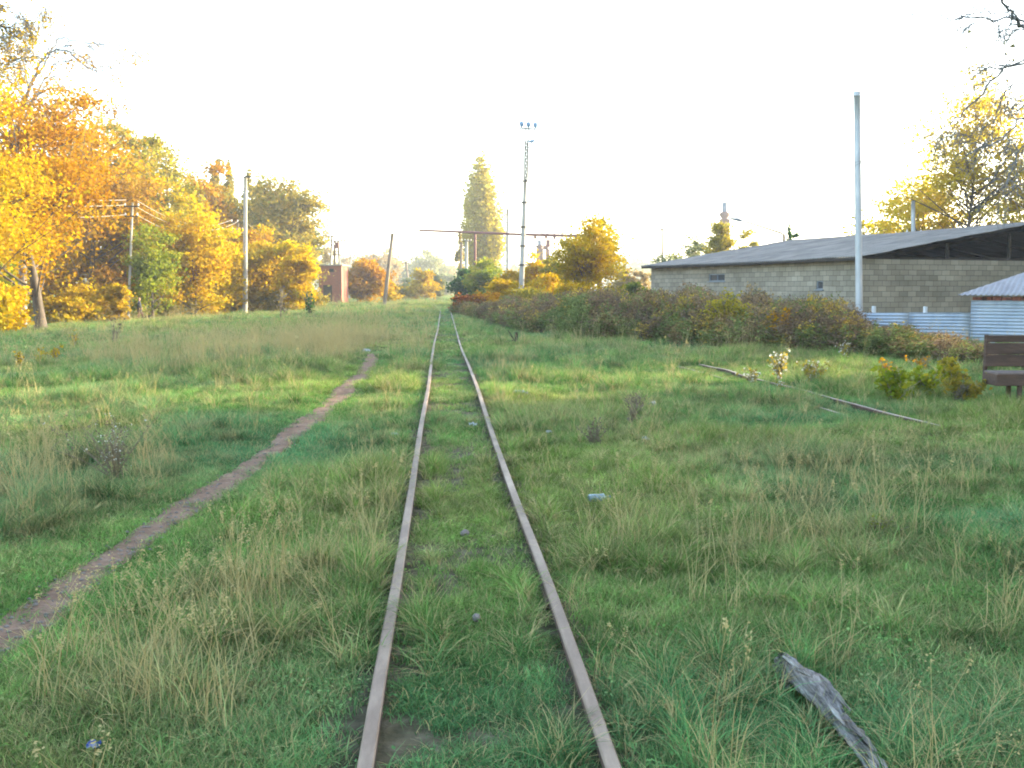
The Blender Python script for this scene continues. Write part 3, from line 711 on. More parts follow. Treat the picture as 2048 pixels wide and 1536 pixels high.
# street lamp on long arm with vine clad pole
vb = base_at(1568, 72); vl = thing('street_lamp', 'street lamp on a long arm reaching left from the vine covered pole', 'street lamp', vb)
def vp(px, py): return pt(px, py, 72) - vb
MB().tube([np.zeros(3), vp(1568, 470), vp(1562, 466), vp(1500, 446), vp(1484, 442)], [.11, .09, .06, .05, .045], 8).obj('arm', DARKM, vl, smooth=True)
MB().tube([vp(1486, 443), vp(1476, 439), vp(1460, 437)], [.05, .13, .06], 8).obj('lamp_head', CHM, vl, smooth=True)

# ------------------------------------------------------------------ trees
def leaves(m, C, S, rng, flat=.35, elong=1.5):
    N = len(C)
    a = rng.normal(size=(N, 3)); a[:, 2] *= .6; a /= np.linalg.norm(a, axis=1)[:, None]
    t = rng.normal(size=(N, 3)); b_ = np.cross(a, t); b_ /= np.linalg.norm(b_, axis=1)[:, None]
    a = a * (S * elong / 2)[:, None]; b_ = b_ * (S / 2)[:, None]
    dr = np.zeros((N, 3)); dr[:, 2] = -S * .12
    v = np.stack([C - a + dr, C + b_, C + a + dr, C - b_], 1).reshape(-1, 3)
    m.add(v, np.arange(4 * N).reshape(-1, 4))
def bez(a, c, b_, n=7):
    t = np.linspace(0, 1, n)[:, None]; return (1 - t) ** 2 * a + 2 * t * (1 - t) * c + t ** 2 * b_
def tree_meshes(Ht, Rr, pal, zb=.12, nc=80, nl=110, ls=.2, kind='round', seed=0, limb=.5, gap=4, spread=.17, trunk_r=None, rag=.35):
    rng = np.random.default_rng(seed + 100)
    tr = trunk_r or max(.07, Ht * .016)
    zc = Ht * (1 + zb) / 2; hz = Ht * (1 - zb) / 2
    lean = rng.normal(size=2) * Rr * .06
    wood = MB()
    nt_ = 12; tt = np.linspace(0, 1, nt_); htr = Ht * (.93 if kind == 'poplar' else .82)
    TP = np.stack([lean[0] * tt + .04 * Rr * np.sin(tt * 5 + seed), lean[1] * tt + .04 * Rr * np.cos(tt * 4 + seed), tt * htr - .15], 1)
    wood.tube(TP, tr * (1 - tt * .85) * (1 + .45 * np.exp(-tt * 18)), 8)
    def trunk_at(z):
        k = np.clip((z + .15) / htr, 0, 1); return np.array([np.interp(k, tt, TP[:, q]) for q in range(3)]), tr * (1 - k * .85)
    voids = rng.normal(size=(gap, 3)); voids /= np.linalg.norm(voids, axis=1)[:, None]; voids *= rng.uniform(.6, 1.05, (gap, 1))
    ph = rng.uniform(0, 6.28, 6)
    cs_ = []
    while len(cs_) < nc:
        d = rng.normal(size=3); d /= np.linalg.norm(d)
        r = rng.random() ** .42
        th = math.atan2(d[1], d[0])
        env = 1 + rag * (.5 * math.sin(3 * th + ph[0] + 3 * d[2]) + .5 * math.sin(5 * th + ph[1] - 4 * d[2]) * .7 + .4 * math.sin(6 * d[2] + ph[2]))
        q = d * r * min(1.12, env)
        if any(np.linalg.norm(q - v_) < .28 for v_ in voids): continue
        if kind == 'wide' and q[2] < -.2 and rng.random() < .35: continue
        if kind == 'poplar':
            w = .55 + .45 * math.sin(math.pi * min(1, (q[2] + 1.05) / 1.9)) if q[2] < .5 else .95 * (1.02 - q[2]) / .52 * .95
            q = np.array([q[0] * w, q[1] * w, q[2]])
        elif kind == 'cone':
            w = 1.15 * (1 - (q[2] + 1) / 2) + .12; q = np.array([q[0] * w, q[1] * w, q[2]])
        cs_.append(q)
    cs_ = np.array(cs_)
    CC = cs_ * (Rr, Rr, hz) + (lean[0] * .6, lean[1] * .6, zc)
    LC = []; LS = []
    for k, c in enumerate(CC):
        s_ = Rr * spread * rng.uniform(.6, 1.35)
        cnt = int(nl * rng.uniform(.5, 1.4))
        sc = (s_ * .7, s_ * .7, s_ * 1.8) if kind == 'poplar' else (s_ * 1.15, s_ * 1.15, s_ * .6)
        LC.append(c + rng.normal(size=(cnt, 3)) * sc); LS.append(ls * rng.uniform(.6, 1.25, cnt))
        if rng.random() < limb:
            hd = math.hypot(c[0], c[1])
            z0 = max(Ht * max(zb * .6, .06), c[2] - hd * (3.0 if kind == 'poplar' else rng.uniform(.5, 1.1)))
            a_, r0 = trunk_at(min(z0, htr * .97))
            mid = (a_ + c) / 2 + np.array([c[0] * .12, c[1] * .12, (-.08 if kind == 'wide' else .06) * hd]) + rng.normal(size=3) * hd * .06
            P = bez(a_, mid, c); r_ = min(r0 * .55, .015 + hd * .014)
            wood.tube(P, np.linspace(r_, .006 + .0012 * Ht * .5, 7), 5, caps=False)
            for _ in range(3):
                k2 = rng.integers(3, 7); e = P[k2] + rng.normal(size=3) * s_ * 1.6 + (0, 0, s_ * .5)
                wood.tube(bez(P[k2], (P[k2] + e) / 2 + rng.normal(size=3) * .08 * s_, e, 4), np.linspace(r_ * .3, .004 + .0004 * Ht, 4), 4, caps=False)
    crown = MB(); LC = np.concatenate(LC); LS = np.concatenate(LS)
    keep = LC[:, 2] > .05; leaves(crown, LC[keep], LS[keep], rng)
    wm = wood.mesh('trunk', True); cm = crown.mesh('crown')
    wm.materials.append(BARK); cm.materials.append(LEAF[pal])
    return wm, cm
def put_tree(name, label, cat, loc, wm, cm, rz=0, sc=1, group=None):
    o = thing(name, label, cat, loc, rz, group)
    for nme, me in (('trunk', wm), ('crown', cm)):
        c = bpy.data.objects.new(nme, me); COL.objects.link(c); c.parent = o
        if sc != 1: c.scale = (sc, sc, sc)
    return o
SEED = [0]
def tree(name, label, px, d, ytop, rpx, pal, cat='tree', group=None, **kw):
    SEED[0] += 1
    b_ = base_at(px, d, 0); Ht = pt(px, ytop, d)[2] - b_[2]; Rr = rpx / 2000 * d
    wm, cm = tree_meshes(Ht, Rr, pal, seed=SEED[0], **kw)
    return put_tree(name, label, cat, b_, wm, cm, group=group), Ht
GW = 'autumn trees at the edge of the field on the left'
tree('autumn_tree', 'big orange tree with a dark trunk standing out at far left', 75, 50, 165, 175, 'orange', group=GW, nc=130, nl=190, ls=.14, zb=.22, gap=9, limb=.8, trunk_r=.27, kind='wide', spread=.14)
tree('autumn_tree', 'bright yellow tree cut off by the left edge', -95, 43, 120, 190, 'yellow', group=GW, nc=130, nl=190, ls=.13, zb=.08, gap=6)
tree('autumn_tree', 'leafy yellow tree filling the gap left of the dark trunked orange tree', -10, 60, 220, 120, 'gold', group=GW, nc=80, nl=110, ls=.2, zb=.05)
tree('autumn_tree', 'tall russet tree with thin twiggy top right of the big orange one', 190, 66, 184, 112, 'rust', group=GW, nc=100, nl=120, ls=.2, zb=.08, gap=6)
tree('autumn_tree', 'olive green tree peeping over the russet crown on the slope', 272, 82, 228, 58, 'olive', group=GW, nc=60, nl=100, ls=.22, gap=6)
tree('autumn_tree', 'gold tree between the russet tree and the rounded one', 250, 70, 300, 85, 'gold', group=GW, nc=80, nl=120, ls=.22, zb=.05)
tree('autumn_tree', 'rounded orange and green tree with curved trunk in the middle of the wood', 348, 80, 288, 74, 'yellowgreen', group=GW, nc=80, nl=120, ls=.22, zb=.06)
tree('autumn_tree', 'orange tree top just left of the thin poplars', 408, 100, 318, 55, 'orange', group=GW, nc=60, nl=110, ls=.26, rag=.15, gap=1)
tree('autumn_tree', 'lime green young tree behind the walking person', 308, 64, 448, 52, 'lime', group=GW, nc=60, nl=110, ls=.15, zb=.02)
tree('autumn_tree', 'bright yellow tree between the lime tree and the tall concrete pole', 395, 70, 402, 70, 'yellow', group=GW, nc=90, nl=120, ls=.17, zb=.05)
tree('autumn_tree', 'yellow tree low to the ground left of the tall concrete pole', 445, 76, 470, 48, 'gold', group=GW, nc=60, nl=110, ls=.18, zb=.03)
for (px, d, yt, r_, pal, lb_) in ((240, 98, 214, 68, 'gold', 'golden tree of the back row behind the russet tree'), (308, 100, 262, 54, 'olive', 'olive tree of the back row left of the rounded one'), (385, 106, 340, 52, 'gold', 'golden tree of the back row below the orange top'), (432, 108, 362, 42, 'yellowgreen', 'yellow green tree of the back row before the poplars'), (478, 110, 372, 40, 'yellowgreen', 'yellowish tree of the back row behind the concrete pole'), (520, 111, 368, 40, 'olive', 'olive tree of the back row beside the broad olive tree'), (148, 86, 200, 80, 'orange', 'orange tree of the back row at far left'), (100, 80, 330, 70, 'olive', 'olive tree of the back row behind the dark trunk')):
    tree('autumn_tree', lb_, px, d, yt, r_, pal, group=GW, nc=70, nl=110, ls=.25, zb=.04, gap=3, rag=.25)
for k, (px, yt, w, lb_) in enumerate(((444, 292, 20, 'tallest thin olive poplar rising above the wood'), (466, 325, 18, 'thin olive poplar right beside the tallest one'), (506, 345, 18, 'dull poplar just right of the tall concrete pole top'), (528, 352, 16, 'pale topped poplar between the dull one and the broad olive tree'))):
    tree('poplar', lb_, px, 112 + 3 * k, yt, w, 'olive', group='thin poplars behind the wood', nc=46, nl=70, ls=.3, zb=.1, kind='poplar', gap=1, rag=.15)
tree('autumn_tree', 'broad olive gold tree forming the right shoulder of the wood', 568, 104, 352, 72, 'olive', group=GW, nc=110, nl=140, ls=.28, zb=.06, rag=.2)
tree('autumn_tree', 'greenish tree at the end of the wood right of the broad olive one', 607, 112, 408, 38, 'palegreen', group=GW, nc=60, nl=110, ls=.28, zb=.05, rag=.2)
tree('autumn_tree', 'orange brown tree behind the pole right side low in the wood', 512, 88, 452, 42, 'orange', group=GW, nc=60, nl=110, ls=.2, zb=.04)
tree('autumn_tree', 'yellow tree between the concrete pole and the brightest yellow tree', 545, 80, 462, 54, 'gold', group=GW, nc=80, nl=120, ls=.19, zb=.04)
tree('autumn_tree', 'brightest yellow tree at the right end of the wood', 598, 76, 482, 38, 'yellow', group=GW, nc=80, nl=130, ls=.18, zb=.04)
tree('autumn_tree', 'small tree with pale twiggy crown behind the brick hut', 652, 150, 462, 22, 'palegold', nc=22, nl=40, ls=.3, limb=1)
# understory along the wood
us = [(5, 47, 570, 45, 'yellow', 'yellow shrub at the left edge below the trees'), (-30, 40, 585, 60, 'gold', 'golden shrub half out of the picture at far left'), (128, 58, 590, 40, 'gold', 'golden shrub just right of the dark trunk'), (170, 60, 575, 48, 'gold', 'broad golden shrub below the orange branches'), (222, 64, 570, 40, 'gold', 'low golden shrub left of the walking person'), (240, 60, 552, 20, 'gold', 'small golden shrub hiding the foot of the crossarm pole'), (345, 70, 560, 42, 'yellowgreen', 'yellow green shrub right of the walking person'), (418, 74, 555, 44, 'gold', 'golden shrub left of the concrete pole foot'), (462, 80, 560, 36, 'yellowgreen', 'shrub behind the concrete pole foot'), (520, 80, 565, 36, 'gold', 'golden shrub right of the concrete pole foot'), (570, 79, 570, 34, 'yellowgreen', 'yellow green shrub under the brightest yellow tree'), (622, 84, 578, 24, 'olive', 'dark olive shrub left of the brick hut foot'), (0, 55, 480, 50, 'lime', 'light green shrub patch at the left edge'),
      (135, 70, 470, 80, 'orange', 'orange thicket behind the big orange tree'), (60, 72, 420, 80, 'orange', 'orange thicket behind the dark trunk'), (290, 84, 450, 85, 'gold', 'golden thicket behind the lime tree'), (470, 92, 470, 72, 'gold', 'tall golden thicket behind the concrete pole'), (560, 92, 470, 52, 'yellowgreen', 'golden thicket behind the end of the wood')]
for (px, d, yt, r_, pal, lb_) in us:
    tree('shrub', lb_, px, d, yt, r_, pal, cat='shrub', group='shrubs along the foot of the wood', nc=34, nl=90, ls=.16 if d < 70 else .22, zb=.0, gap=2, limb=.3, spread=.22, trunk_r=.05)
# centre left
tree('autumn_tree', 'orange and yellow tree between brick hut and leaning pole', 738, 116, 522, 40, 'orange', nc=70, nl=110, ls=.26, zb=.02, rag=.3)
tree('autumn_tree', 'yellow tree just right of the brick hut', 716, 118, 536, 22, 'yellow', nc=50, nl=100, ls=.24, zb=.02)
tree('shrub', 'yellow shrub right of the leaning pole', 778, 120, 560, 22, 'gold', cat='shrub', nc=36, nl=80, ls=.24, zb=0)
tree('autumn_tree', 'rounded yellow tree beside the track end on the left', 850, 140, 541, 26, 'gold', nc=60, nl=110, ls=.28, zb=.0, rag=.15)
tree('autumn_tree', 'greenish tree behind the rounded yellow tree', 872, 150, 545, 17, 'palegreen', nc=40, nl=90, ls=.3, zb=.0)
tree('shrub', 'low dark shrub left of the rounded yellow tree', 808, 140, 570, 24, 'olive', cat='shrub', nc=30, nl=80, ls=.28, zb=.0)
tree('shrub', 'tall narrow green shrub by the dark leaning pole', 818, 158, 556, 14, 'palegreen', cat='shrub', nc=30, nl=80, ls=.28, zb=.0)
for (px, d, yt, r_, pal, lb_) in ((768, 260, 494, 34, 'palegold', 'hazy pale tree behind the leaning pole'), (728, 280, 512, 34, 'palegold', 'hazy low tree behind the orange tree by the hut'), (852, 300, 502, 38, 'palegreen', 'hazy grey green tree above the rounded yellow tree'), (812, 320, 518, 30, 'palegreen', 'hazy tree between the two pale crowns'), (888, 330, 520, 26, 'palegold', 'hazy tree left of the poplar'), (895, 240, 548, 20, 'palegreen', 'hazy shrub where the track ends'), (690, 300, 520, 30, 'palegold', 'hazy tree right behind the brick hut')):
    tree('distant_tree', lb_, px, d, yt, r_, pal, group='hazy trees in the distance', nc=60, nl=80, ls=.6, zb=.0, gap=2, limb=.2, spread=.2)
# centre right
tree('poplar', 'tall golden poplar standing alone beside the track end', 963, 150, 316, 36, 'poplar', nc=200, nl=110, ls=.32, zb=.02, kind='poplar', gap=1, rag=.3, spread=.26)
tree('tree', 'slim dark tree hugging the left side of the golden poplar', 921, 145, 462, 10, 'olive', nc=24, nl=40, ls=.3, zb=.1, kind='poplar', gap=2)
tree('tree', 'dark slender poplar pressed against the left flank of the golden poplar', 941, 158, 362, 13, 'olive', nc=50, nl=70, ls=.3, zb=.2, kind='poplar', gap=1)
tree('shrub', 'dark green bush at the right of the track end', 932, 98, 538, 27, 'green', cat='shrub', nc=70, nl=110, ls=.2, zb=.0, gap=0, rag=.15)
tree('tree', 'yellow green tree below the golden poplar', 982, 94, 522, 42, 'lime', nc=70, nl=110, ls=.2, zb=.02)
tree('shrub', 'rusty red shrub low by the track on the right', 938, 66, 586, 30, 'redbrown', cat='shrub', nc=46, nl=90, ls=.13, zb=.0, gap=1, rag=.2)
tree('shrub', 'orange shrub right of the rusty red one', 984, 66, 583, 34, 'orange', cat='shrub', nc=50, nl=90, ls=.13, zb=.0, gap=1)
tree('tree', 'golden tree left of the floodlight mast foot', 1020, 84, 545, 36, 'gold', nc=60, nl=90, ls=.17, zb=.02)
tree('tree', 'bright yellow tree right of the floodlight mast', 1074, 84, 510, 32, 'yellow', nc=70, nl=110, ls=.17, zb=.02)
tree('tree', 'yellow green tree between the mast and the big rounded tree', 1112, 80, 505, 32, 'yellowgreen', nc=60, nl=100, ls=.17, zb=.02)
tree('tree', 'big rounded golden green tree right of the mast', 1176, 62, 436, 66, 'gold', nc=74, nl=150, ls=.14, zb=.06, gap=4, rag=.35, limb=.8, kind='wide')
tree('tree', 'olive tree sharing the crown behind the big rounded tree', 1196, 68, 450, 52, 'yellowgreen', nc=44, nl=120, ls=.15, zb=.3, gap=3, rag=.5, limb=.8)
tree('shrub', 'yellow green shrub below the big rounded tree', 1060, 68, 575, 40, 'yellowgreen', cat='shrub', nc=40, nl=90, ls=.13, zb=.0)
tree('shrub', 'golden shrub at the foot of the big rounded tree', 1140, 58, 572, 48, 'gold', cat='shrub', nc=50, nl=90, ls=.13, zb=.0)
tree('shrub', 'bright golden shrub between mast foot and rounded tree', 1096, 72, 545, 34, 'yellow', cat='shrub', nc=50, nl=100, ls=.15, zb=.0)
tree('shrub', 'golden shrub below the yellow green tree by the poplar', 1005, 72, 560, 30, 'gold', cat='shrub', nc=46, nl=100, ls=.15, zb=.0)
tree('tree', 'pale tree between the rounded tree and the block building', 1262, 96, 540, 34, 'palegold', nc=50, nl=90, ls=.24, zb=.0)
tree('shrub', 'light green shrub at the left end of the block building', 1268, 62, 562, 28, 'lime', cat='shrub', nc=40, nl=90, ls=.14, zb=.0)
tree('tree', 'sparse pale tree behind the left end of the roof', 1340, 86, 498, 36, 'palegreen', nc=40, nl=50, ls=.2, gap=6)
tree('tree', 'yellow green tree under the round chimney stack', 1438, 84, 432, 38, 'yellowgreen', nc=70, nl=100, ls=.18, kind='cone', gap=4, zb=.15)
tree('tree', 'loose yellow green tree left of the chimney stack tree', 1390, 88, 462, 36, 'palegreen', nc=40, nl=70, ls=.2, gap=6)
tree('tree', 'loose yellow green tree right of the chimney stack tree', 1492, 86, 462, 32, 'yellowgreen', nc=40, nl=70, ls=.2, gap=5)
tree('climbing_vine', 'dark vine covering the pole of the long armed street lamp', 1572, 72.6, 448, 16, 'green', cat='vine', nc=30, nl=60, ls=.14, zb=.3, kind='poplar')
tree('shrub', 'dark round bush top just above the roof right of the vine', 1593, 74, 466, 13, 'green', cat='shrub', nc=30, nl=60, ls=.16, zb=.3)
# right behind the roof
tree('autumn_tree', 'tall loose golden tree rising behind the roof at right', 1930, 66, 128, 185, 'palegold2', group='golden trees behind the block building', nc=150, nl=75, ls=.17, gap=12, zb=.18, limb=.9, rag=.4, kind='cone', spread=.11, trunk_r=.17)
tree('autumn_tree', 'golden tree left of the tallest one behind the roof', 1822, 72, 318, 92, 'palegold2', group='golden trees behind the block building', nc=75, nl=75, ls=.2, gap=12, zb=.2, limb=.8, rag=.5, spread=.14)
tree('autumn_tree', 'low thin golden tree at the left end of the golden trees', 1745, 76, 415, 48, 'yellowgreen', group='golden trees behind the block building', nc=34, nl=60, ls=.2, gap=6, zb=.2, rag=.5)
tree('autumn_tree', 'orange tree at the right edge above the roof', 2060, 70, 190, 90, 'yellow', group='golden trees behind the block building', nc=80, nl=85, ls=.18, gap=8, zb=.2, limb=.8)
# trees just out of the frame that shade the field
sw, sc_ = tree_meshes(15.5, 4.4, 'gold', seed=900, nc=150, nl=90, ls=.42, zb=.02, gap=0, rag=.1, spread=.2)
def ppos(p_, x): return np.array([x, (p_ + .41 * x) / .91, 0.])
for k, (p_, x) in enumerate([(-7, 22), (-2.5, 24), (2, 26), (5.2, 25), (8.0, 27), (1, 33), (7.4, 34), (21.6, 30), (26, 32), (28.5, 40), (33, 42), (38, 41), (43, 43), (23, 38), (-12, 22), (48.5, 46)]):
    b_ = ppos(p_, x); put_tree('shade_tree', 'dense golden tree standing out of view to the right of the field', 'tree', b_, sw, sc_, rz=k * 1.3, sc=(1.0 if p_ < 5 else .94) + .04 * (k % 3), group='trees out of view on the right')

# bare branches of nearer trees
def grow(m, P, r0, rng, lev, length, L_out, dens=1.0, tmin=0.0):
    n_ = len(P)
    m.tube(P, np.maximum(np.linspace(r0, r0 * .3, n_), tmin), 5 if lev == 0 else 4, caps=False)
    if lev >= 3:
        L_out.append(P[-1]); return
    kk = int((9 if lev == 0 else 5) * dens)
    for _ in range(kk):
        t = rng.uniform(.12, 1) * (n_ - 1); k = int(min(t, n_ - 2)); a_ = P[k] + (P[k + 1] - P[k]) * (t - k)
        tg = P[k + 1] - P[k]; tg = tg / np.linalg.norm(tg)
        dd = tg + rng.normal(size=3) * .55 + (0, 0, -.12); dd /= np.linalg.norm(dd)
        ll = length * rng.uniform(.35, .9)
        e = a_ + dd * ll + (0, 0, -.15 * ll)
        grow(m, bez(a_, a_ + dd * ll * .5 + (0, 0, .08 * ll), e, 5), r0 * .45 * (1 - .5 * t / n_), rng, lev + 1, length * .5, L_out, dens, tmin)
def limbs(name, label, trunk_px, d, H0, tr, pts_list, pal, leafn, ls, r0, length, seed, dens=1.0):
    rng = np.random.default_rng(seed); b_ = base_at(trunk_px, d, 0)
    o = thing(name, label, 'tree', b_)
    m = MB(); Lo = []
    zt = np.linspace(0, 1, 10); TPp = np.stack([.15 * np.sin(zt * 4), .1 * np.sin(zt * 5), zt * H0 - .1], 1)
    m.tube(TPp, tr * (1 - .8 * zt), 10)
    for pts_, dd, rs in pts_list:
        P = np.array([pt(px, py, d + dd * i / len(pts_)) for i, (px, py) in enumerate(pts_)]) - b_
        z0 = min(P[0][2] * .8, H0 * .9); a_ = np.array([0, 0, z0])
        P = np.vstack([a_[None], P]); t = np.linspace(0, len(P) - 1, len(P) * 4)
        P = np.stack([np.interp(t, np.arange(len(P)), P[:, k]) for k in range(3)], 1)
        for _ in range(3): P[1:-1] = (P[:-2] + P[1:-1] * 2 + P[2:]) / 4
        P[1:-1] += rng.normal(size=(len(P) - 2, 3)) * r0 * .5
        grow(m, P, r0 * rs, rng, 0, length, Lo, dens, d * .00022)
    m.obj('trunk', BARKG, o, smooth=True)
    Lo = np.array(Lo)
    sel = Lo[rng.random(len(Lo)) < leafn]
    C = np.repeat(sel, 4, 0) + rng.normal(size=(len(sel) * 4, 3)) * ls * 1.6
    cm = MB(); leaves(cm, C, ls * rng.uniform(.6, 1.2, len(C)), rng); cm.obj('crown', LEAF[pal], o)
    return o
limbs('bare_tree', 'bare drooping branches of a near tree reaching in at the top right corner', 2420, 13, 7.5, .19, [
    ([(2200, 130), (2100, 80), (2050, 55), (2030, 36), (2003, 0), (1985, -50)], -1, 1.0),
    ([(2180, 90), (2031, 37), (1980, 38), (1900, 34), (1812, 28)], -.5, .55),
    ([(2250, 120), (2100, 110), (2048, 120), (1975, 138), (1912, 152)], 1, .6),
    ([(2220, 130), (2048, 122), (1990, 150), (1940, 215), (1895, 250), (1845, 280)], 1, .55),
    ([(2250, 200), (2120, 190), (2048, 130), (2020, 175), (2000, 210)], 0, .5),
    ([(2250, 260), (2120, 200), (2048, 232), (2000, 285), (1930, 310)], -1, .6),
    ([(2250, 240), (2120, 250), (2060, 280), (2030, 320), (2015, 350)], -1, .4),
    ([(2250, 60), (2140, 20), (2048, 20), (2000, 28), (1960, 24)], 1, .4)], 'olive', .006, .05, .038, .85, 5, 1.0)
limbs('autumn_tree', 'twiggy half bare top standing above the big orange tree at left', 45, 53, 12.6, .24, [
    ([(62, 165), (80, 128), (92, 110), (115, 98), (140, 104), (165, 128), (197, 146)], 0, 1.0),
    ([(85, 130), (108, 96), (118, 72), (150, 85), (190, 88), (235, 93)], 1, .7),
    ([(70, 190), (95, 150), (112, 120), (145, 118), (180, 140)], 2, .7),
    ([(60, 200), (100, 175), (140, 180), (180, 205)], -1, .8),
    ([(50, 190), (20, 160), (0, 140), (-20, 110)], 0, .8),
    ([(60, 180), (50, 140), (40, 110), (55, 80)], 1, .7)], 'orange', .22, .12, .08, 1.6, 6, .95)
limbs('autumn_tree', 'pale leaved branches hanging in at the top left corner', -220, 30, 11.5, .2, [
    ([(-60, 20), (0, 8), (20, 20), (42, 38), (55, 62)], 0, .9),
    ([(-60, 60), (0, 50), (30, 60), (60, 75)], .5, .7),
    ([(-60, -20), (40, -60), (82, 0), (100, 24)], .5, .6),
    ([(-60, 100), (-10, 80), (10, 70), (30, 85)], 1, .6),
    ([(-60, 130), (-10, 120), (15, 130), (40, 120)], 1, .5)], 'gold', .30, .07, .035, .9, 8, 1.2)
# distant wood line
dw = MB(); rng = np.random.default_rng(4)
DN = 22000; ang = rng.uniform(-1.05, 1.05, DN); dist = rng.uniform(430, 520, DN)
xx = np.sin(ang) * dist; yy = np.cos(ang) * dist
hh_ = (9 + 9 * vn(xx, yy * 0, .02, 61) + 4 * vn(xx, yy * 0, .09, 62)) * rng.random(DN) ** .7
leaves(dw, np.stack([xx, yy, hh_], 1), rng.uniform(1.2, 3.0, DN), rng)
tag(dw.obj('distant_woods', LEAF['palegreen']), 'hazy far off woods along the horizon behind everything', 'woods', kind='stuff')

# ------------------------------------------------------------------ grass, weeds: prototypes kept in an unlinked collection
def attr_mat(name, trans=.3, drymix=True):
    m, n, l, b = newmat(name); n.remove(b)
    a_ = n.new('ShaderNodeAttribute'); a_.attribute_type = 'INSTANCER'; a_.attribute_name = 'tint'
    t_ = n.new('ShaderNodeAttribute'); t_.attribute_type = 'GEOMETRY'; t_.attribute_name = 'tone'
    mr = n.new('ShaderNodeMapRange'); mr.inputs['From Min'].default_value = 0; mr.inputs['From Max'].default_value = .8; mr.inputs['To Min'].default_value = .55; mr.inputs['To Max'].default_value = 1.35
    l.new(t_.outputs['Fac'], mr.inputs[0])
    mu = n.new('ShaderNodeVectorMath'); mu.operation = 'SCALE'; l.new(a_.outputs['Color'], mu.inputs[0]); l.new(mr.outputs[0], mu.inputs['Scale'])
    gt_ = n.new('ShaderNodeMath'); gt_.operation = 'GREATER_THAN'; gt_.inputs[1].default_value = .84; l.new(t_.outputs['Fac'], gt_.inputs[0])
    mx = n.new('ShaderNodeMixRGB'); mx.inputs[2].default_value = (.46, .37, .17, 1); l.new(gt_.outputs[0], mx.inputs[0]); l.new(mu.outputs[0], mx.inputs[1])
    c = mx.outputs[0] if drymix else mu.outputs[0]
    d = n.new('ShaderNodeBsdfDiffuse'); t = n.new('ShaderNodeBsdfTranslucent'); s = n.new('ShaderNodeMixShader')
    l.new(c, d.inputs[0]); l.new(c, t.inputs[0]); s.inputs[0].default_value = trans
    l.new(d.outputs[0], s.inputs[1]); l.new(t.outputs[0], s.inputs[2])
    l.new(s.outputs[0], n['Material Output'].inputs[0])
    return m
GM = attr_mat('grass_blades'); WM = attr_mat('weed_leaves', .3, False)
def blades(m, n_, h, spr, w, rng, lean=.5, stiff=.5, segs=3, dry=.12):
    for _ in range(n_):
        a_ = rng.uniform(0, 6.283); r_ = spr * math.sqrt(rng.random()); b_ = np.array([r_ * math.cos(a_), r_ * math.sin(a_), -.01])
        th = rng.uniform(0, 6.283); hh = h * rng.uniform(.45, 1.15); ln = lean * rng.uniform(.2, 1.2)
        d = np.array([math.cos(th), math.sin(th), 0]); s_ = np.array([-d[1], d[0], 0])
        s_ = s_ * math.cos(.7) + d * math.sin(.7) * rng.choice([-1, 1])
        ts = np.linspace(0, 1, segs + 1)
        P = b_ + d * (ln * hh * ts ** 1.8)[:, None] + np.array([0, 0, 1.]) * (hh * (ts - .35 * ln * ts ** 2.5))[:, None]
        ww = w * rng.uniform(.6, 1.2) * (1 - ts ** 2 * .9) / 2
        v = np.stack([P - s_ * ww[:, None], P + s_ * ww[:, None]], 1).reshape(-1, 3)
        f = [[2 * k, 2 * k + 1, 2 * k + 3, 2 * k + 2] for k in range(segs)]
        tone = rng.uniform(.85, 1) if rng.random() < dry else rng.uniform(0, .8)
        m.add(v, f, tone)
protos = bpy.data.collections.new('tuft_sources')
def proto(name, m, mat):
    me = m.mesh(name, tone=True); me.materials.append(mat)
    o = bpy.data.objects.new(name, me); protos.objects.link(o)
rng = np.random.default_rng(21)
# 0-3 short turf, 4-5 tussock, 6-7 tall straw, 8-9 leafy herb
for k in range(4):
    m = MB(); blades(m, 46, .10, .085, .0042, rng, .9); proto('a%02d' % k, m, GM)
for k in range(2):
    m = MB(); blades(m, 60, .24, .05, .005, rng, .95, dry=.2); proto('a%02d' % (4 + k), m, GM)
for k in range(2):
    m = MB(); blades(m, 9, .46, .10, .0034, rng, .6, dry=.9); blades(m, 22, .15, .09, .004, rng, .9, dry=.2)
    for _ in range(3):
        a_ = rng.normal(size=2) * .04; t_ = rng.normal(size=2) * .14; h_ = rng.uniform(.4, .6)
        m.tube([(a_[0], a_[1], 0), (a_[0] + t_[0] * .3, a_[1] + t_[1] * .3, h_ * .6), (a_[0] + t_[0], a_[1] + t_[1], h_)], [.0018, .0014, .001], 3, caps=False, tone=.95)
        P0 = np.array([a_[0] + t_[0], a_[1] + t_[1], h_])
        C = P0 + rng.normal(size=(14, 3)) * (.006, .006, .025)
        vv = MB(); leaves(vv, C, np.full(14, .008), rng); m.add(np.concatenate(vv.v), vv.f[0], .95)
    proto('a%02d' % (6 + k), m, GM)
for k in range(2):
    m = MB(); C = rng.normal(size=(46, 3)) * (.06, .06, .012) + (0, 0, .045)
    vv = MB(); leaves(vv, C, rng.uniform(.008, .018, 46), rng); V_ = np.concatenate(vv.v)
    for q in range(46): m.add(V_[4 * q:4 * q + 4], [[0, 1, 2, 3]], rng.uniform(0, .8))
    blades(m, 12, .1, .08, .004, rng, .8); proto('a%02d' % (8 + k), m, GM)
# 10-11 coarse far turf
for k in range(2):
    m = MB(); blades(m, 26, .11, .16, .012, rng, .8, segs=2); proto('a%02d' % (10 + k), m, GM)
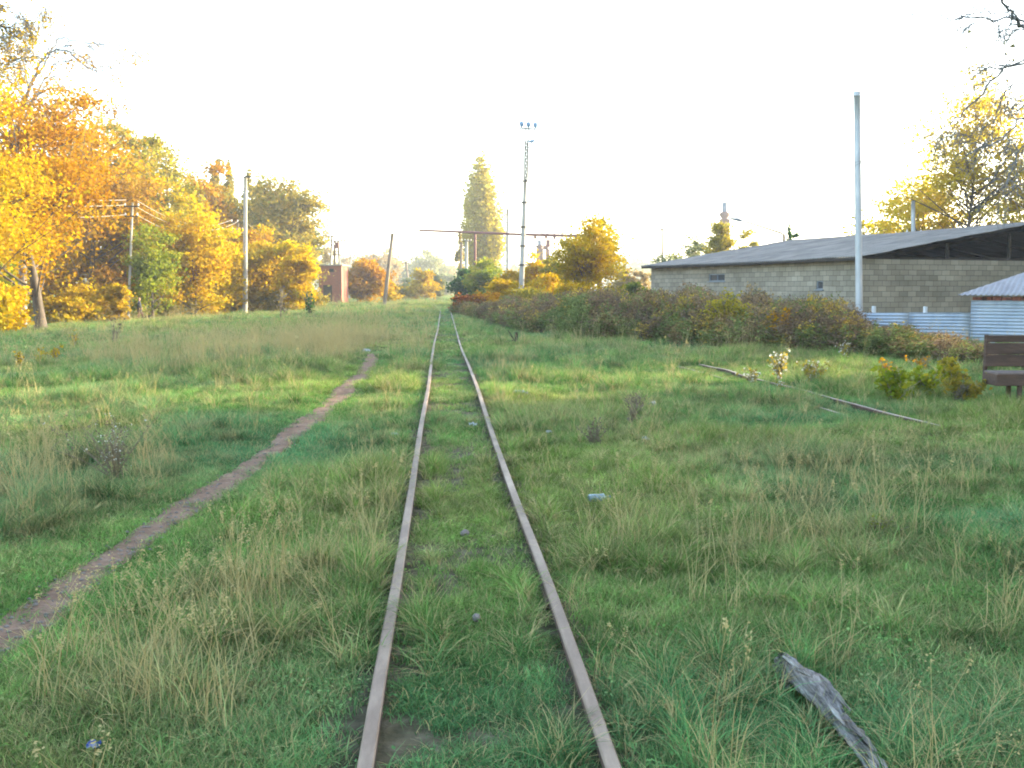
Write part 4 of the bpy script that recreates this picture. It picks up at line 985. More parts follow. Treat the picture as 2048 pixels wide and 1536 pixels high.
# weeds 12-16 : tall stems with drooping leaves
wp = bpy.data.collections.new('weed_sources')
for k in range(5):
    m = MB(); V = MB()
    for s_ in range(rng.integers(3, 6)):
        b_ = np.array([*(rng.normal(size=2) * .09), 0]); tp_ = b_ + np.array([*(rng.normal(size=2) * .13), rng.uniform(.75, 1.15)])
        P = bez(b_, (b_ + tp_) / 2 + rng.normal(size=3) * .04, tp_, 5); m.tube(P, np.linspace(.008, .003, 5), 4, caps=False, tone=.2)
        nlf = 36; t = rng.random(nlf) ** .8
        C = np.stack([np.interp(t, np.linspace(0, 1, 5), P[:, q]) for q in range(3)], 1) + rng.normal(size=(nlf, 3)) * np.array([.075, .075, .03])
        S = rng.uniform(.022, .06, nlf); vv = MB(); leaves(vv, C, S, rng, elong=1.9); V_ = np.concatenate(vv.v)
        for q in range(nlf): m.add(V_[4 * q:4 * q + 4], [[0, 1, 2, 3]], rng.uniform(0, 1))
        for _ in range(5):
            kk = rng.uniform(.4, 1); a_ = np.array([np.interp(kk, np.linspace(0, 1, 5), P[:, q]) for q in range(3)]); e = a_ + np.array([*(rng.normal(size=2) * .12), rng.uniform(.05, .2)])
            m.tube([a_, e], [.004, .002], 3, caps=False, tone=.3)
            C = e + rng.normal(size=(7, 3)) * .03; vv = MB(); leaves(vv, C, rng.uniform(.02, .045, 7), rng); V_ = np.concatenate(vv.v)
            for q in range(7): m.add(V_[4 * q:4 * q + 4], [[0, 1, 2, 3]], rng.uniform(0, 1))
    me = m.mesh('w%02d' % k, tone=True); me.materials.append(WM); o = bpy.data.objects.new('w%02d' % k, me); wp.objects.link(o)
def scatter(name, P, idx, rot, scl, tint, coll, label, cat):
    me = bpy.data.meshes.new(name); me.vertices.add(len(P)); me.vertices.foreach_set('co', P.astype(np.float32).ravel())
    a_ = me.attributes.new('idx', 'INT', 'POINT'); a_.data.foreach_set('value', idx.astype(np.int32))
    a_ = me.attributes.new('rot', 'FLOAT_VECTOR', 'POINT'); a_.data.foreach_set('vector', rot.astype(np.float32).ravel())
    a_ = me.attributes.new('scl', 'FLOAT_VECTOR', 'POINT'); a_.data.foreach_set('vector', scl.astype(np.float32).ravel())
    a_ = me.attributes.new('tint', 'FLOAT_COLOR', 'POINT'); a_.data.foreach_set('color', np.concatenate([tint, np.ones((len(P), 1))], 1).astype(np.float32).ravel())
    o = bpy.data.objects.new(name, me); COL.objects.link(o)
    ng = bpy.data.node_groups.new(name + '_nodes', 'GeometryNodeTree')
    ng.interface.new_socket('Geometry', in_out='INPUT', socket_type='NodeSocketGeometry'); ng.interface.new_socket('Geometry', in_out='OUTPUT', socket_type='NodeSocketGeometry')
    N = ng.nodes; Lk = ng.links
    gi = N.new('NodeGroupInput'); go = N.new('NodeGroupOutput'); ip = N.new('GeometryNodeInstanceOnPoints'); ci = N.new('GeometryNodeCollectionInfo')
    ci.inputs['Collection'].default_value = coll; ci.inputs['Separate Children'].default_value = True; ci.inputs['Reset Children'].default_value = True
    def na(nm, ty):
        q = N.new('GeometryNodeInputNamedAttribute'); q.data_type = ty; q.inputs['Name'].default_value = nm; return q.outputs['Attribute']
    er = N.new('FunctionNodeEulerToRotation'); Lk.new(na('rot', 'FLOAT_VECTOR'), er.inputs[0])
    Lk.new(gi.outputs[0], ip.inputs['Points']); Lk.new(ci.outputs[0], ip.inputs['Instance']); ip.inputs['Pick Instance'].default_value = True
    Lk.new(na('idx', 'INT'), ip.inputs['Instance Index']); Lk.new(er.outputs[0], ip.inputs['Rotation']); Lk.new(na('scl', 'FLOAT_VECTOR'), ip.inputs['Scale'])
    Lk.new(ip.outputs[0], go.inputs[0])
    md = o.modifiers.new('scatter', 'NODES'); md.node_group = ng
    tag(o, label, cat, kind='stuff'); return o

rng = np.random.default_rng(33)
bands = [(1.6, 6, 420), (6, 10, 260), (10, 16, 150), (16, 26, 75), (26, 42, 32), (42, 70, 13), (70, 130, 4), (130, 260, .8)]
XS = []; YS = []; 
for y0, y1, dens in bands:
    area_w = 2 * (.60 * y1 + 2.5); n_ = int(area_w * (y1 - y0) * dens)
    yy = rng.uniform(y0, y1, n_); xx = rng.uniform(-1, 1, n_) * (.60 * y1 + 2.5)
    k = np.abs(xx) < .60 * yy + 2.5; XS.append(xx[k]); YS.append(yy[k])
gx_ = np.concatenate(XS); gy_ = np.concatenate(YS)
def in_house(x, y, mg=0.0):
    u = (x - C0[0]) * math.cos(TH) + (y - C0[1]) * math.sin(TH); v = -(x - C0[0]) * math.sin(TH) + (y - C0[1]) * math.cos(TH)
    return (u > -mg) & (u < LG + mg) & (v > -mg) & (v < LW + mg)
nr = near_rails(gx_, gy_); pdp = path_dist(gx_, gy_); ns = near_siding(gx_, gy_)
keep = (nr > .065 + .035 * rng.random(len(gx_))) & ~in_house(gx_, gy_, -.1)
keep &= ~((pdp < path_w(gy_) * (.75 + .5 * rng.random(len(gx_)))) & (gy_ < 60) & (rng.random(len(gx_)) > .03))
mid0 = np.exp(-((gx_ - .15 + .068 * gy_) / .42) ** 2)
lx_ = np.interp(gy_, LPY[::-1], LPX[::-1], left=99, right=99); keep &= np.abs(gx_ - lx_) > .06
keep &= (ns > .022) | (vn(gx_, gy_, .8, 77) > .5)
soil = mid0 * (vn(gx_, gy_, 2.3, 110) > .60) ; keep &= (soil < .5) | (rng.random(len(gx_)) < .22)
bare = (vn(gx_, gy_, 1.7, 70) * .6 + vn(gx_, gy_, 5, 71) * .4); keep &= (bare < .74) | (rng.random(len(gx_)) < .35)
gx_ = gx_[keep]; gy_ = gy_[keep]; nr = nr[keep]; pdp = pdp[keep]; ns = ns[keep]; N_ = len(gx_)
def blob(x, y, c, r_): return np.exp(-(((x - c[0]) / r_[0]) ** 2 + ((y - c[1]) / r_[1]) ** 2))
# dryness: photo shows straw patches near bottom left, around the mid-left swath and scattered on the right
dry = .55 * (vn(gx_, gy_, .5, 80) - .5) + .5 * (vn(gx_, gy_, 1.6, 81) - .5) + .05
dryblobs = [((-1.55, 4.0), (.7, 1.2), .45), ((-.95, 5.6), (.5, 1.8), .25), ((-5.2, 9.5), (1.7, 3.5), .35), ((-5.4, 28), (2.2, 6.5), 1.0), ((-3.6, 33), (1.4, 9), .55), ((-3.2, 6.0), (.5, 2), .35), ((-.7, 12), (.6, 5), .35),
            ((3.0, 7.5), (1.2, 1.2), .15), ((2.2, 4.6), (.8, .8), .25), ((-10, 22), (3, 5), .3), ((5, 9), (2, 1.5), .25), ((-11, 33), (5, 5), .2), ((.15, 3.4), (.3, .35), .35)]
for c, r_, w in dryblobs: dry += w * blob(gx_, gy_, c, r_)
dry -= .35 * np.exp(-((gx_ - .15 + .068 * gy_) / .5) ** 2) + .5 * np.exp(-((pdp) / .45) ** 2) * (gy_ < 40)
dry += .12 * sm((gy_ - 40) / 30)
mid = np.exp(-((gx_ - .15 + .068 * gy_) / .42) ** 2)
tall = .9 * (vn(gx_, gy_, .9, 85) - .35) + .7 * (vn(gx_, gy_, 2.6, 86) - .5)
u = rng.random(N_); idx = rng.integers(0, 4, N_)
tus = (u < np.clip(.06 + .6 * (tall - .12), 0, .5)) & (mid < .85) & (pdp > .45); idx[tus] = rng.integers(4, 6, tus.sum())
u = rng.random(N_)
stw = (u < np.clip(.004 + (dry - .2) * np.where(gy_ > 18, .5, .15) * np.where((gx_ > 1) & (gy_ < 14), .6, 1), 0.004, np.where(gy_ > 18, .4, .10))) & (mid < .6) & (pdp > .22); idx[stw] = rng.integers(6, 8, stw.sum())
herb = (rng.random(N_) < np.clip(.05 + .5 * mid * (vn(gx_, gy_, 2.2, 90) - .45), 0, .25)) & ~tus & ~stw; idx[herb] = rng.integers(8, 10, herb.sum())
far = (gy_ > 24) & ~stw & ~tus; idx[far] = rng.integers(10, 12, far.sum())
sc0 = np.where(gy_ < 10, 1.0, np.where(gy_ < 16, 1.12, np.where(gy_ < 26, 1.3, np.where(gy_ < 42, 1.6, np.where(gy_ < 70, 2.1, np.where(gy_ < 130, 3.0, 5.0))))))
hs_ = rng.uniform(.7, 1.3, N_) * (.70 + .7 * np.clip(tall, 0, 1))
hs_ *= 1 - .45 * np.clip(mid - .2, 0, 1) - .35 * np.exp(-((pdp) / .4) ** 2) * (gy_ < 40)
hs_ *= np.where(nr < .12, .75, 1)
zs = np.where(gy_ < 26, sc0, 1.3 + (sc0 - 1.3) * .25) * hs_
zs = np.where((ns < .2) , np.minimum(zs, .7), zs)
G_ = np.array([(.105,.235,.055), (.155,.29,.070), (.095,.235,.105), (.25,.31,.065), (.40,.33,.16), (.29,.22,.12)])
w_ = rng.random((N_, 1)); blue = np.clip((vn(gx_, gy_, .7, 95) - .35) * 2, 0, 1)[:, None]
base = G_[0] * (1 - w_) + G_[1] * w_; base = base * (1 - blue * .7) + G_[2] * blue * .7
yg = np.clip((vn(gx_, gy_, .35, 96) - .45) * 2.4, 0, 1)[:, None]; base = base * (1 - yg * .6) + G_[3] * yg * .6
dk = np.clip(dry * .65 + rng.normal(size=N_) * .27, 0, .7)[:, None]
br_ = (vn(gx_, gy_, 1.1, 97)[:, None] > .62) * .6; drc = G_[4] * (1 - br_) + G_[5] * br_
tint = base * (1 - dk) + drc * dk
tint *= rng.uniform(.72, 1.32, (N_, 1)) * (.72 + .6 * vn(gx_, gy_, 2.1, 98)[:, None])
P = np.stack([gx_, gy_, H(gx_, gy_) * np.clip((300 - np.hypot(gx_, gy_)) / 200, 0, 1)], 1)
rot = np.stack([rng.normal(size=N_) * .12, rng.normal(size=N_) * .12, rng.uniform(0, 6.283, N_)], 1)
scl = np.stack([sc0 * rng.uniform(.8, 1.2, N_)] * 2 + [zs], 1)
scatter('grass', P, idx, rot, scl, tint, protos, 'rough green and straw coloured grass covering the whole field', 'grass')
print('grass tufts', N_)

# tall weeds along the building
WE = np.array([(909, 626), (982, 645), (1019, 660), (1067, 667), (1141, 677), (1226, 684), (1324, 687), (1400, 700), (1600, 714), (1750, 720), (1900, 730), (2000, 748), (2150, 765)], float)
WG = np.array([at(*q)[:2] for q in WE])
NW = 17000; rng = np.random.default_rng(55)
k = rng.integers(0, len(WG) - 1, NW); t = rng.random(NW); seg = np.linalg.norm(WG[1:] - WG[:-1], axis=1)
k = rng.choice(len(WG) - 1, NW, p=seg * np.array([1, 1, 1] + [1.2] * (len(seg) - 3)) / (seg * np.array([1, 1, 1] + [1.2] * (len(seg) - 3))).sum())
A = WG[k] + t[:, None] * (WG[k + 1] - WG[k])
dirv = (WG[k + 1] - WG[k]) / seg[k][:, None]; nv = np.stack([-dirv[:, 1], dirv[:, 0]], 1)
nv = np.where(nv[:, :1] + nv[:, 1:] < 0, -nv, nv); nv = np.tile(np.array([[.55, .83]]), (NW, 1))
dep = rng.random(NW) ** 1.4 * np.where(A[:, 1] > 34, 14, 11)
wxy = A + nv * dep[:, None] + rng.normal(size=(NW, 2)) * .25
ok = ~in_house(wxy[:, 0], wxy[:, 1], .3)
fd = (wxy - f0) @ np.array(fn[:2]); ok &= ~((wxy[:, 0] > 10.8) & (fd < .35) & (wxy[:, 0] < 19) )
ok &= (dep > .6 * vn(wxy[:, 0], wxy[:, 1], 1.2, 101) * 1.5)
ok &= ~((np.abs(wxy[:, 0] - bx - 1) < 1.3) & (np.abs(wxy[:, 1] - 14.4) < 1.0))
wxy = wxy[ok]; dep = dep[ok]; NW = len(wxy)
hgt = (.45 + .75 * sm(dep / 2.2)) * rng.uniform(.75, 1.2, NW) * (.78 + .45 * vn(wxy[:, 0], wxy[:, 1], .35, 102))
pxw = 1024 + 2000 * wxy[:, 0] / wxy[:, 1]
ytop = np.interp(pxw, [900, 1000, 1150, 1400, 1600, 1720, 1800, 1850, 1980, 2100], [612, 600, 592, 598, 616, 638, 652, 664, 694, 704])
hgt = np.minimum(hgt * 1.08, (CAMH - (ytop - 578) / 2000 * wxy[:, 1]) * rng.uniform(.55, 1.12, NW) * (.62 + .65 * vn(pxw, wxy[:, 1] * 0, .045, 120)) * np.where(pxw > 1700, .80, 1))
ok2 = hgt > .12; wxy = wxy[ok2]; dep = dep[ok2]; hgt = hgt[ok2]; NW = len(wxy)
WC = np.array([(.19,.12,.065), (.25,.17,.07), (.14,.10,.065), (.15,.18,.055), (.40,.28,.05), (.20,.15,.10)])
zn = vn(wxy[:, 0], wxy[:, 1], .55, 103) + .25 * rng.normal(size=NW)
ci_ = np.where(zn < .3, 2, np.where(zn < .48, 0, np.where(zn < .6, 5, np.where(zn < .78, 1, 3))))
ci_ = np.where(rng.random(NW) < .09, 4, ci_)
gz = (blob(wxy[:, 0], wxy[:, 1], (1.7, 33.5), (1.1, 2.5)) > .4) & (rng.random(NW) < .8); ci_ = np.where(gz, 3, ci_)
low = (dep < .8) & (rng.random(NW) < .5); ci_ = np.where(low, 3, ci_)
wt = WC[ci_] * rng.uniform(.8, 1.3, (NW, 1))
P = np.stack([wxy[:, 0], wxy[:, 1], H(wxy[:, 0], wxy[:, 1])], 1)
scatter('weeds', P, rng.integers(0, 5, NW), np.stack([rng.normal(size=NW) * .1, rng.normal(size=NW) * .1, rng.uniform(0, 6.28, NW)], 1), np.stack([np.full(NW, 1.15)] * 2 + [hgt], 1), wt, wp, 'tall brown and red weeds with green patches before the block building', 'weeds')
print('weeds', NW)

# ------------------------------------------------------------------ single weeds, shrubs, saplings in the field
STEMM = surf('dry_stem', [(.3, (.14,.11,.07)), (.7, (.25,.2,.13))], 9, bump=0)
def herb_thing(name, label, px, py, htpx, wpx, lpal, flower=None, nst=14, nfl=90, nlf=160, seed=0, ls=.03, fs=.02, group=None):
    rng = np.random.default_rng(seed + 300); b_ = at(px, py); b_[2] = Hs(b_[0], b_[1]); d = b_[1]
    h_ = htpx / 2000 * d; w_ = wpx / 2000 * d / 2
    o = thing(name, label, 'plant', b_, 0, group); st_ = MB(); lf = []; fl = []
    for k in range(nst):
        e = np.array([rng.normal() * w_ * .5, rng.normal() * w_ * .5, h_ * rng.uniform(.6, 1)]); P = bez(np.array([*(rng.normal(size=2) * .03), -.02]), e * (.35, .35, .55), e, 6)
        st_.tube(P, np.linspace(.005, .0018, 6) * max(1, d / 9), 4, caps=False)
        for _ in range(6):
            q = rng.integers(1, 6); e2 = P[q] + rng.normal(size=3) * (.12 * h_, .12 * h_, .05 * h_) + (0, 0, .14 * h_)
            st_.tube([P[q], e2], [.002 * max(1, d / 9), .001 * max(1, d / 9)], 3, caps=False); fl.append(e2); lf.append((P[q] + e2) / 2); lf.append(P[q])
    st_.obj('stems', STEMM, o)
    lf = np.array(lf); C = lf[rng.integers(0, len(lf), nlf)] + rng.normal(size=(nlf, 3)) * .04 * h_ / .5
    m = MB(); leaves(m, C, ls * rng.uniform(.6, 1.2, nlf), rng); m.obj('leaves', LEAF[lpal], o)
    if flower:
        fl = np.array(fl); C = fl[rng.integers(0, len(fl), nfl)] + rng.normal(size=(nfl, 3)) * .02
        m = MB(); leaves(m, C, fs * rng.uniform(.5, 1.2, nfl), rng, elong=1.1); m.obj('flowers', flower, o)
    return o
WHITEF = leafmat('white_seed_fluff', [(.5,.5,.45), (.66,.64,.55), (.58,.52,.36)], .3)
LEAF['drybrown'] = leafmat('dry_brown_leaves', [(.13,.11,.07), (.2,.16,.11), (.26,.22,.14)], .3)
herb_thing('seeding_weed', 'dark dry weed dotted with white seed heads left of the path', 235, 965, 130, 190, 'drybrown', WHITEF, 22, 130, 420, 1, .018, .016)
G2 = 'pale flowering weeds beside the siding'
herb_thing('flowering_weed', 'tallest pale flowering weed beside the siding', 1560, 768, 58, 44, 'olive', WHITEF, 12, 150, 140, 2, .05, .045, G2)
herb_thing('flowering_weed', 'small pale flowering weed left of the tallest one', 1505, 768, 28, 34, 'olive', WHITEF, 9, 80, 80, 3, .045, .04, G2)
herb_thing('flowering_weed', 'wide pale flowering weed right of the tallest one', 1625, 772, 42, 64, 'olive', WHITEF, 13, 110, 260, 4, .05, .04, G2)
herb_thing('flowering_weed', 'thin pale weed before the thicket above the siding', 1690, 722, 30, 30, 'olive', WHITEF, 8, 50, 60, 5, .05, .04, G2)
herb_thing('flowering_weed', 'tiny pale tuft below the wide flowering weed', 1562, 778, 14, 22, 'olive', WHITEF, 6, 30, 20, 6, .04, .035, G2)
G3 = 'green shrubs before the thicket on the right'
for k, (px, py, h_, w_, pal, lb_) in enumerate(((1790, 800, 62, 90, 'lime', 'low green shrub left of the bench before the thicket'), (1850, 790, 60, 80, 'lime', 'yellow green shrub in the middle of the row left of the bench'), (1935, 800, 55, 80, 'olive', 'olive shrub nearest the bench'), (1900, 780, 60, 70, 'yellowgreen', 'taller yellowish shrub behind the olive one by the bench'))):
    herb_thing('low_shrub', lb_, px, py, h_, w_, pal, None, 12, 0, 420, 20 + k, .07, .03, G3)
herb_thing('dry_stalks', 'orange dry dock stalks before the thicket left of the bench', 1772, 752, 32, 40, 'orange', None, 12, 0, 160, 31, .04)
herb_thing('dry_stalks', 'orange dry dock stalks behind the green shrubs', 1840, 745, 34, 50, 'orange', None, 12, 0, 160, 32, .04)
herb_thing('dry_stalks', 'dark dead stalk cluster standing below the olive shrub', 1918, 800, 40, 26, 'drybrown', None, 8, 0, 90, 33, .04)
herb_thing('bare_weed', 'dark twiggy weed right of the track middle', 1265, 850, 65, 60, 'drybrown', None, 10, 0, 60, 34, .03)
herb_thing('bare_weed', 'brownish weed clump in the grass right of the rails', 1190, 895, 50, 80, 'drybrown', None, 12, 0, 200, 35, .02)
herb_thing('bare_weed', 'dull brown weed right of the rails near the teal bag', 1280, 830, 42, 60, 'drybrown', None, 10, 0, 90, 36, .02)
herb_thing('yellow_herb', 'feathery yellow green herb clump in the grass at right', 1760, 1085, 60, 120, 'lime', None, 14, 0, 260, 37, .010)
for k, (px, py, lb_) in enumerate(((112, 722, 'orange leaved seedling furthest right of three at left'), (82, 728, 'orange leaved seedling in the middle of three at left'), (40, 732, 'orange leaved seedling nearest the left edge'), (150, 690, 'orange leaved seedling above the three in the left field'))):
    herb_thing('orange_seedling', lb_, px, py, 30, 26, 'gold', None, 6, 0, 110, 40 + k, .045, group='orange leaved seedlings in the left field')
herb_thing('sapling', 'thin dark sapling right of the concrete pole', 561, 640, 70, 26, 'drybrown', None, 5, 0, 60, 50, .12)
herb_thing('sapling', 'green sapling between the concrete pole and the brick hut', 620, 632, 50, 26, 'green', None, 6, 0, 140, 51, .13)
herb_thing('sapling', 'bare sapling below the walking person in the left field', 229, 680, 55, 30, 'drybrown', None, 5, 0, 30, 52, .08)
# yellow sumac like shrubs in the thicket
def fern_shrub(label, px, ybase, ytop, d, wpx, pal, seed, nb=7):
    rng = np.random.default_rng(seed); b_ = base_at(px, d, .1); h_ = pt(px, ytop, d)[2] - b_[2]; w_ = wpx / 2000 * d / 2
    o = thing('yellow_shrub', label, 'shrub', b_); m = MB(); lv = MB()
    for k in range(nb):
        a_ = -1 + 2 * k / (nb - 1); e = np.array([a_ * w_, rng.normal() * .3, h_ * (1 - .3 * abs(a_)) * rng.uniform(.8, 1)])
        P = bez(np.zeros(3), np.array([a_ * w_ * .25, 0, h_ * .6]), e, 9); m.tube(P, np.linspace(.02, .005, 9), 4, caps=False)
        t = rng.uniform(.35, 1, 120); C = np.stack([np.interp(t, np.linspace(0, 1, 9), P[:, q]) for q in range(3)], 1) + rng.normal(size=(120, 3)) * (.10, .10, .05) * h_ / 1.6
        leaves(lv, C, rng.uniform(.04, .08, 120), rng)
    m.obj('stems', BARK, o); lv.obj('leaves', LEAF[pal], o)
fern_shrub('bright yellow feathery shrub sticking out of the thicket before the block wall', 1455, 650, 575, 27.5, 105, 'yellowgreen', 71, 9)
fern_shrub('small orange shrub in the thicket left of the steel pole', 1562, 660, 612, 25.5, 45, 'orange', 72, 5)
fern_shrub('small green shrub in the thicket before the left end of the building', 1368, 640, 590, 30, 36, 'olive', 73, 5)

# ------------------------------------------------------------------ litter and stones
CLEAR = surf('clouded_plastic', [(.3, (.10,.15,.15)), (.55, (.2,.26,.27)), (.7, (.6,.66,.7))], 30, rough=.25, bump=.3)
TEAL = surf('teal_plastic', [(.3, (.08,.22,.19)), (.7, (.18,.36,.31))], 12, rough=.35, bump=.5)
PAPER = surf('white_paper', [(.3, (.3,.31,.3)), (.7, (.5,.5,.48))], 12, bump=.4)
BLUEP = surf('blue_wrapper', [(.3, (.03,.05,.16)), (.5, (.06,.09,.26)), (.6, (.3,.3,.36))], 30, bump=.3)
def bottle(label, px, py, mat, L_=.22, r_=.035, rz=0.0):
    p = at(px, py, .06); o = thing('plastic_bottle', label, 'bottle', (p[0], p[1], Hs(p[0], p[1]) + .045), rz, 'plastic bottles left in the grass')
    MB().tube([(-L_/2, 0, 0), (-L_/2 + .01, 0, 0), (-L_*.2, 0, .002), (0, 0, -.003), (L_*.2, 0, .002), (L_*.33, 0, 0), (L_*.45, 0, .003)], [r_*.8, r_, r_*.93, r_, r_, r_*.6, r_*.36], 12).obj('bottle_body', mat, o, smooth=True)
    MB().tube([(L_*.45, 0, .003), (L_*.53, 0, .003)], [r_*.42, r_*.42], 10).obj('cap', BLUEP, o)
bottle('clear crushed plastic bottle shining in the grass right of the rails', 1198, 988, CLEAR, .17, .034, .25)
bottle('clear plastic bottle near the sunlit strip of grass', 1041, 784, CLEAR, .22, .045, -.3)
bottle('upright tilted clear bottle right of the dark twiggy weed', 1306, 806, CLEAR, .2, .045, 1.2)
def scrap(name, label, px, py, mat, s_, seed, cat='litter'):
    rng = np.random.default_rng(seed); p = at(px, py, .04); z = Hs(p[0], p[1]) + .035
    g_ = 8; U, V = np.meshgrid(np.linspace(-1, 1, g_), np.linspace(-1, 1, g_))
    r_ = rng.normal(size=(g_, g_)) * .22
    v = np.stack([U * s_ * (1 + r_ * .3), V * s_ * .7, (r_ + .45 * (1 - U * U) * (1 - V * V)) * s_], -1).reshape(-1, 3)
    i = np.arange(g_ - 1)[:, None] * g_; j = np.arange(g_ - 1)[None, :]
    o = MB().add(v, np.stack([i + j, i + j + 1, i + g_ + j + 1, i + g_ + j], -1).reshape(-1, 4)).obj(name, mat, None, loc=(p[0], p[1], z), smooth=False)
    so = o.modifiers.new('t', 'SOLIDIFY'); so.thickness = .002
    tag(o, label, cat)
scrap('plastic_bag', 'crumpled teal plastic bag lying in the grass', 1187, 847, TEAL, .075, 1)
scrap('paper_scrap', 'white scrap of paper right of the distant rails', 972, 680, PAPER, .12, 2)
scrap('paper_scrap', 'white scrap of paper by the far end of the footpath', 733, 700, PAPER, .10, 3)
scrap('paper_scrap', 'small white scrap between the rails', 946, 848, PAPER, .045, 4)
scrap('paper_scrap', 'small white scrap left of the left rail', 790, 868, PAPER, .04, 5)
scrap('paper_scrap', 'pale scrap right of the right rail before the bottle', 1098, 862, PAPER, .035, 6)
scrap('paper_scrap', 'pale flat scrap right of the teal bag', 1290, 876, PAPER, .045, 7)
scrap('wrapper', 'blue wrapper hidden in the grass at bottom left', 188, 1490, BLUEP, .022, 8)
STONE = surf('pale_stone', [(.3, (.14,.115,.095)), (.7, (.26,.22,.19))], 10, bump=.4)
def stone(label, px, py, s_, seed):
    rng = np.random.default_rng(seed); p = at(px, py, .02); m = MB()
    t = np.linspace(0, 1, 7)[1:-1]; m.tube([(-s_, 0, .2 * s_), (-s_ * .8, 0, .3 * s_), (0, 0, .4 * s_), (s_ * .7, 0, .25 * s_), (s_, 0, .2 * s_)], [s_ * .2, s_ * .5, s_ * .7, s_ * .5, s_ * .15], 7)
    o = m.obj('stone', STONE, None, loc=(p[0], p[1], Hs(p[0], p[1]) + .03)); o.rotation_euler = (0, 0, rng.uniform(0, 3)); tag(o, label, 'stone', 'stones between the rails')
stone('pale stone between the rails near the bottom', 953, 1243, .03, 1)
stone('pale stone between the rails further up', 930, 1072, .035, 2)
# pebbles on the path
pbm = MB(); rng = np.random.default_rng(77)
for _ in range(500):
    k = rng.integers(5, 200); c = PC[k] + (rng.uniform(-.17, .17), rng.uniform(-.1, .1)); s_ = rng.uniform(.004, .014)
    pbm.tube([(c[0] - s_, c[1], Hs(*c) + .014), (c[0], c[1], Hs(*c) + .016), (c[0] + s_, c[1], Hs(*c) + .014)], [s_ * .3, s_ * .7, s_ * .3], 5)
tag(pbm.obj('gravel', STONE), 'scattered pebbles pressed into the footpath', 'gravel', kind='stuff')

# ------------------------------------------------------------------ walking person and dog (skin modifier figures)
def skin(name, V, E, Rr, mat, parent=None, loc=(0, 0, 0), sub=2, root=0, rz=0):
    me = bpy.data.meshes.new(name); me.from_pydata([tuple(v) for v in V], E, []); me.materials.append(mat)
    o = bpy.data.objects.new(name, me); COL.objects.link(o); o.location = tuple(float(q) for q in loc); o.rotation_euler = (0, 0, rz)
    if parent: o.parent = parent
    md = o.modifiers.new('skin', 'SKIN'); md.use_smooth_shade = True
    sv = me.skin_vertices[0].data if me.skin_vertices else None
    if sv:
        for k, r_ in enumerate(Rr): sv[k].radius = (r_, r_) if np.isscalar(r_) else r_
        for k in range(len(V)): sv[k].use_root = (k == root)
    sb = o.modifiers.new('sub', 'SUBSURF'); sb.levels = sub; sb.render_levels = sub
    return o
SKINM = surf('skin', [(.3, (.45,.27,.19)), (.7, (.5,.31,.22))], 5, bump=0, rough=.6)
COAT = surf('dark_blue_coat', [(.3, (.02,.025,.04)), (.7, (.04,.045,.065))], 12, bump=.2)
TROU = surf('dull_red_trousers', [(.3, (.07,.035,.035)), (.7, (.12,.05,.045))], 12, bump=.2)
HAIR = surf('light_brown_hair', [(.3, (.2,.11,.05)), (.7, (.3,.18,.09))], 20, bump=.3)
SHOE = surf('dark_shoes', [(.3, (.02,.02,.02)), (.7, (.05,.05,.05))], 12, bump=.1)
pb = base_at(281, 62.5, 0)
PS = .88
J = dict(pel=(0,0,.93), sp=(0,0,1.12), ch=(0,-.01,1.32), ne=(0,-.01,1.47), h0=(.01,-.02,1.56), h1=(.015,-.01,1.66), h2=(.01,0,1.72),
    sl=(-.03,.17,1.40), el=(-.12,.22,1.15), wl=(-.02,.24,.93), hl=(.02,.24,.85), sr=(.03,-.17,1.40), er=(.08,-.24,1.15), wr=(.2,-.24,.96), hr=(.24,-.23,.89),
    hpl=(0,.09,.9), kl=(.16,.10,.5), al=(.22,.10,.09), tl=(.36,.11,.04), hpr=(0,-.09,.9), kr=(-.04,-.10,.49), ar=(-.24,-.10,.13), tr=(-.14,-.11,.04))
order = ['pel','sp','ch','ne','h0','h1','h2','sl','el','wl','hl','sr','er','wr','hr','hpl','kl','al','tl','hpr','kr','ar','tr']
ix = {k: q for q, k in enumerate(order)}
rad = dict(pel=.13, sp=.12, ch=.15, ne=.055, h0=.07, h1=.095, h2=.06, sl=.065, el=.045, wl=.03, hl=.035, sr=.065, er=.045, wr=.03, hr=.035, hpl=.09, kl=.06, al=.04, tl=.035, hpr=.09, kr=.06, ar=.04, tr=.035)
ed = [('pel','sp'),('sp','ch'),('ch','ne'),('ne','h0'),('h0','h1'),('h1','h2'),('ch','sl'),('sl','el'),('el','wl'),('wl','hl'),('ch','sr'),('sr','er'),('er','wr'),('wr','hr'),('pel','hpl'),('hpl','kl'),('kl','al'),('al','tl'),('pel','hpr'),('hpr','kr'),('kr','ar'),('ar','tr')]
def sub(keys, grow_, name, mat, parent):
    V = [np.array(J[k]) * PS for k in keys]; ii = {k: q for q, k in enumerate(keys)}
    E = [(ii[a_], ii[b_]) for a_, b_ in ed if a_ in ii and b_ in ii]
    return skin(name, V, E, [(rad[k] + grow_) * PS for k in keys], mat, parent)
person = skin('person', [np.array(J[k]) * PS for k in order], [(ix[a_], ix[b_]) for a_, b_ in ed], [rad[k] * PS for k in order], SKINM, None, pb, rz=.1)
tag(person, 'person in a dark coat and reddish trousers walking under the trees at left', 'person')
J['hem'] = (0, 0, .62); rad['hem'] = .17; ed.append(('pel', 'hem'))
sub(['ch', 'sp', 'pel', 'hem', 'sl', 'el', 'wl', 'sr', 'er', 'wr'], .035, 'coat', COAT, person)
sub(['pel', 'hpl', 'kl', 'al', 'hpr', 'kr', 'ar'], .012, 'trousers', TROU, person)
J['s1'] = (.24,.10,.05); J['s2'] = (.38,.11,.035); rad['s1'] = .05; rad['s2'] = .04
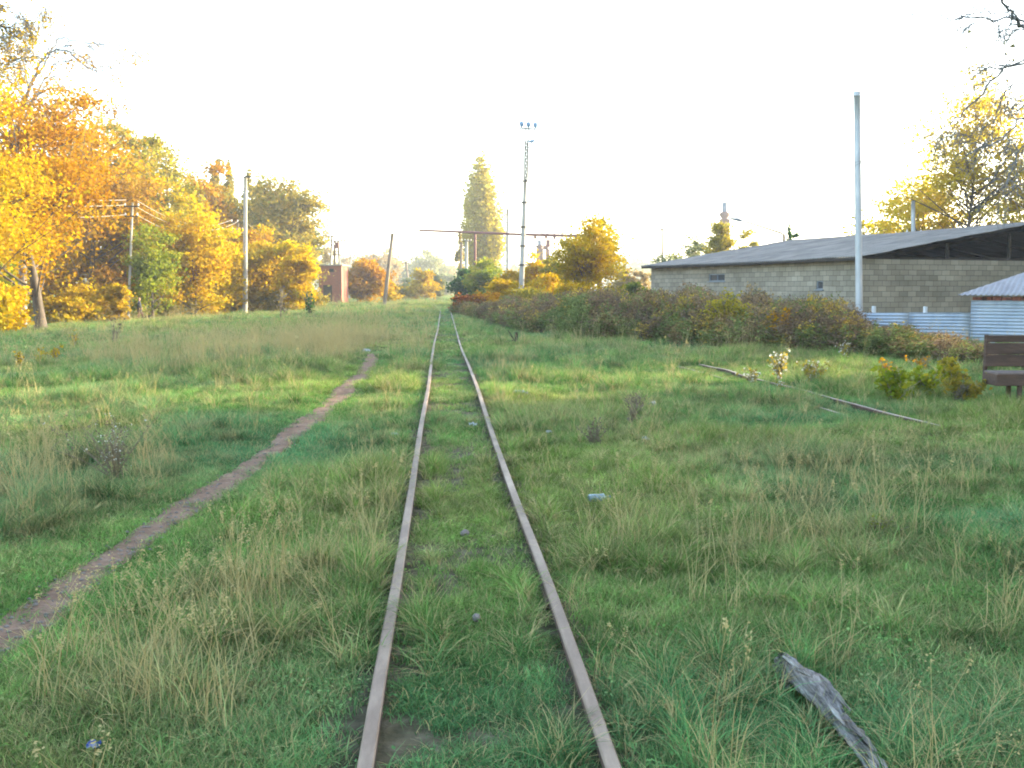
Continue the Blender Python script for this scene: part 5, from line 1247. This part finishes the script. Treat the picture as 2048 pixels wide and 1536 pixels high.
skin('hair', [np.array((-.02, 0, 1.60)) * PS, np.array((-.03, 0, 1.68)) * PS, np.array((.0, 0, 1.74)) * PS], [(0, 1), (1, 2)], [.07 * PS, .095 * PS, .075 * PS], HAIR, person)
for c, nme in (((.22, .10, .05), 'shoe'), ((-.24, -.10, .09), 'shoe')):
    skin(nme, [np.array(c) * PS, np.array((c[0] + .14, c[1], c[2] - .015)) * PS], [(0, 1)], [.05 * PS, .042 * PS], SHOE, person)
DOGM = surf('black_dog_fur', [(.3, (.015,.014,.014)), (.7, (.05,.045,.04))], 15, bump=.4)
DOGT = surf('tan_dog_fur', [(.3, (.3,.18,.09)), (.7, (.4,.26,.14))], 15, bump=.4)
db = base_at(296, 62.0, 0)
DV = [(-.25,0,.46),(-.05,0,.43),(.16,0,.46),(.27,0,.56),(.36,0,.66),(.47,0,.63),(-.38,0,.50),(-.5,0,.40),
      (.17,.08,.34),(.18,.08,.19),(.17,.08,.03),(.17,-.08,.34),(.10,-.08,.2),(.17,-.08,.08),(-.27,.08,.36),(-.21,.08,.27),(-.33,.08,.16),(-.3,.08,.03),(-.27,-.08,.36),(-.18,-.08,.27),(-.28,-.08,.15),(-.24,-.08,.03)]
DE = [(0,1),(1,2),(2,3),(3,4),(4,5),(0,6),(6,7),(2,8),(8,9),(9,10),(2,11),(11,12),(12,13),(0,14),(14,15),(15,16),(16,17),(0,18),(18,19),(19,20),(20,21)]
DR = [.1,.095,.125,.08,.075,.035,.03,.015,.055,.03,.025,.055,.03,.025,.07,.05,.028,.025,.07,.05,.028,.025]
DV = [tuple(q * .75 for q in v_) for v_ in DV]; DR = [q * .8 for q in DR]
dog = skin('dog', DV, DE, DR, DOGM, None, db, rz=.2)
tag(dog, 'small black dog with tan muzzle trotting ahead of the walking person', 'dog')
skin('muzzle', [(.345,0,.476),(.405,0,.465)], [(0,1)], [.034,.026], DOGT, dog)
for s_ in (-1, 1): MB().tube([(.255, s_*.034, .53), (.25, s_*.045, .585)], [.03, .008], 6).obj('ear', DOGM, dog)

# ------------------------------------------------------------------ haze
hz = MB().box((0, 560, 34), (1160, 1240, 72)).obj('haze', None)
hm = bpy.data.materials.new('haze_air'); hm.use_nodes = True; n = hm.node_tree.nodes; l = hm.node_tree.links
n.remove(n['Principled BSDF']); pv_ = n.new('ShaderNodeVolumePrincipled'); pv_.inputs['Density'].default_value = .0007; pv_.inputs['Color'].default_value = (.92, .95, 1, 1); pv_.inputs['Anisotropy'].default_value = .3
l.new(pv_.outputs[0], n['Material Output'].inputs['Volume']); hz.data.materials.append(hm)
tag(hz, 'thin pale haze filling the air over the field', 'haze', kind='stuff')
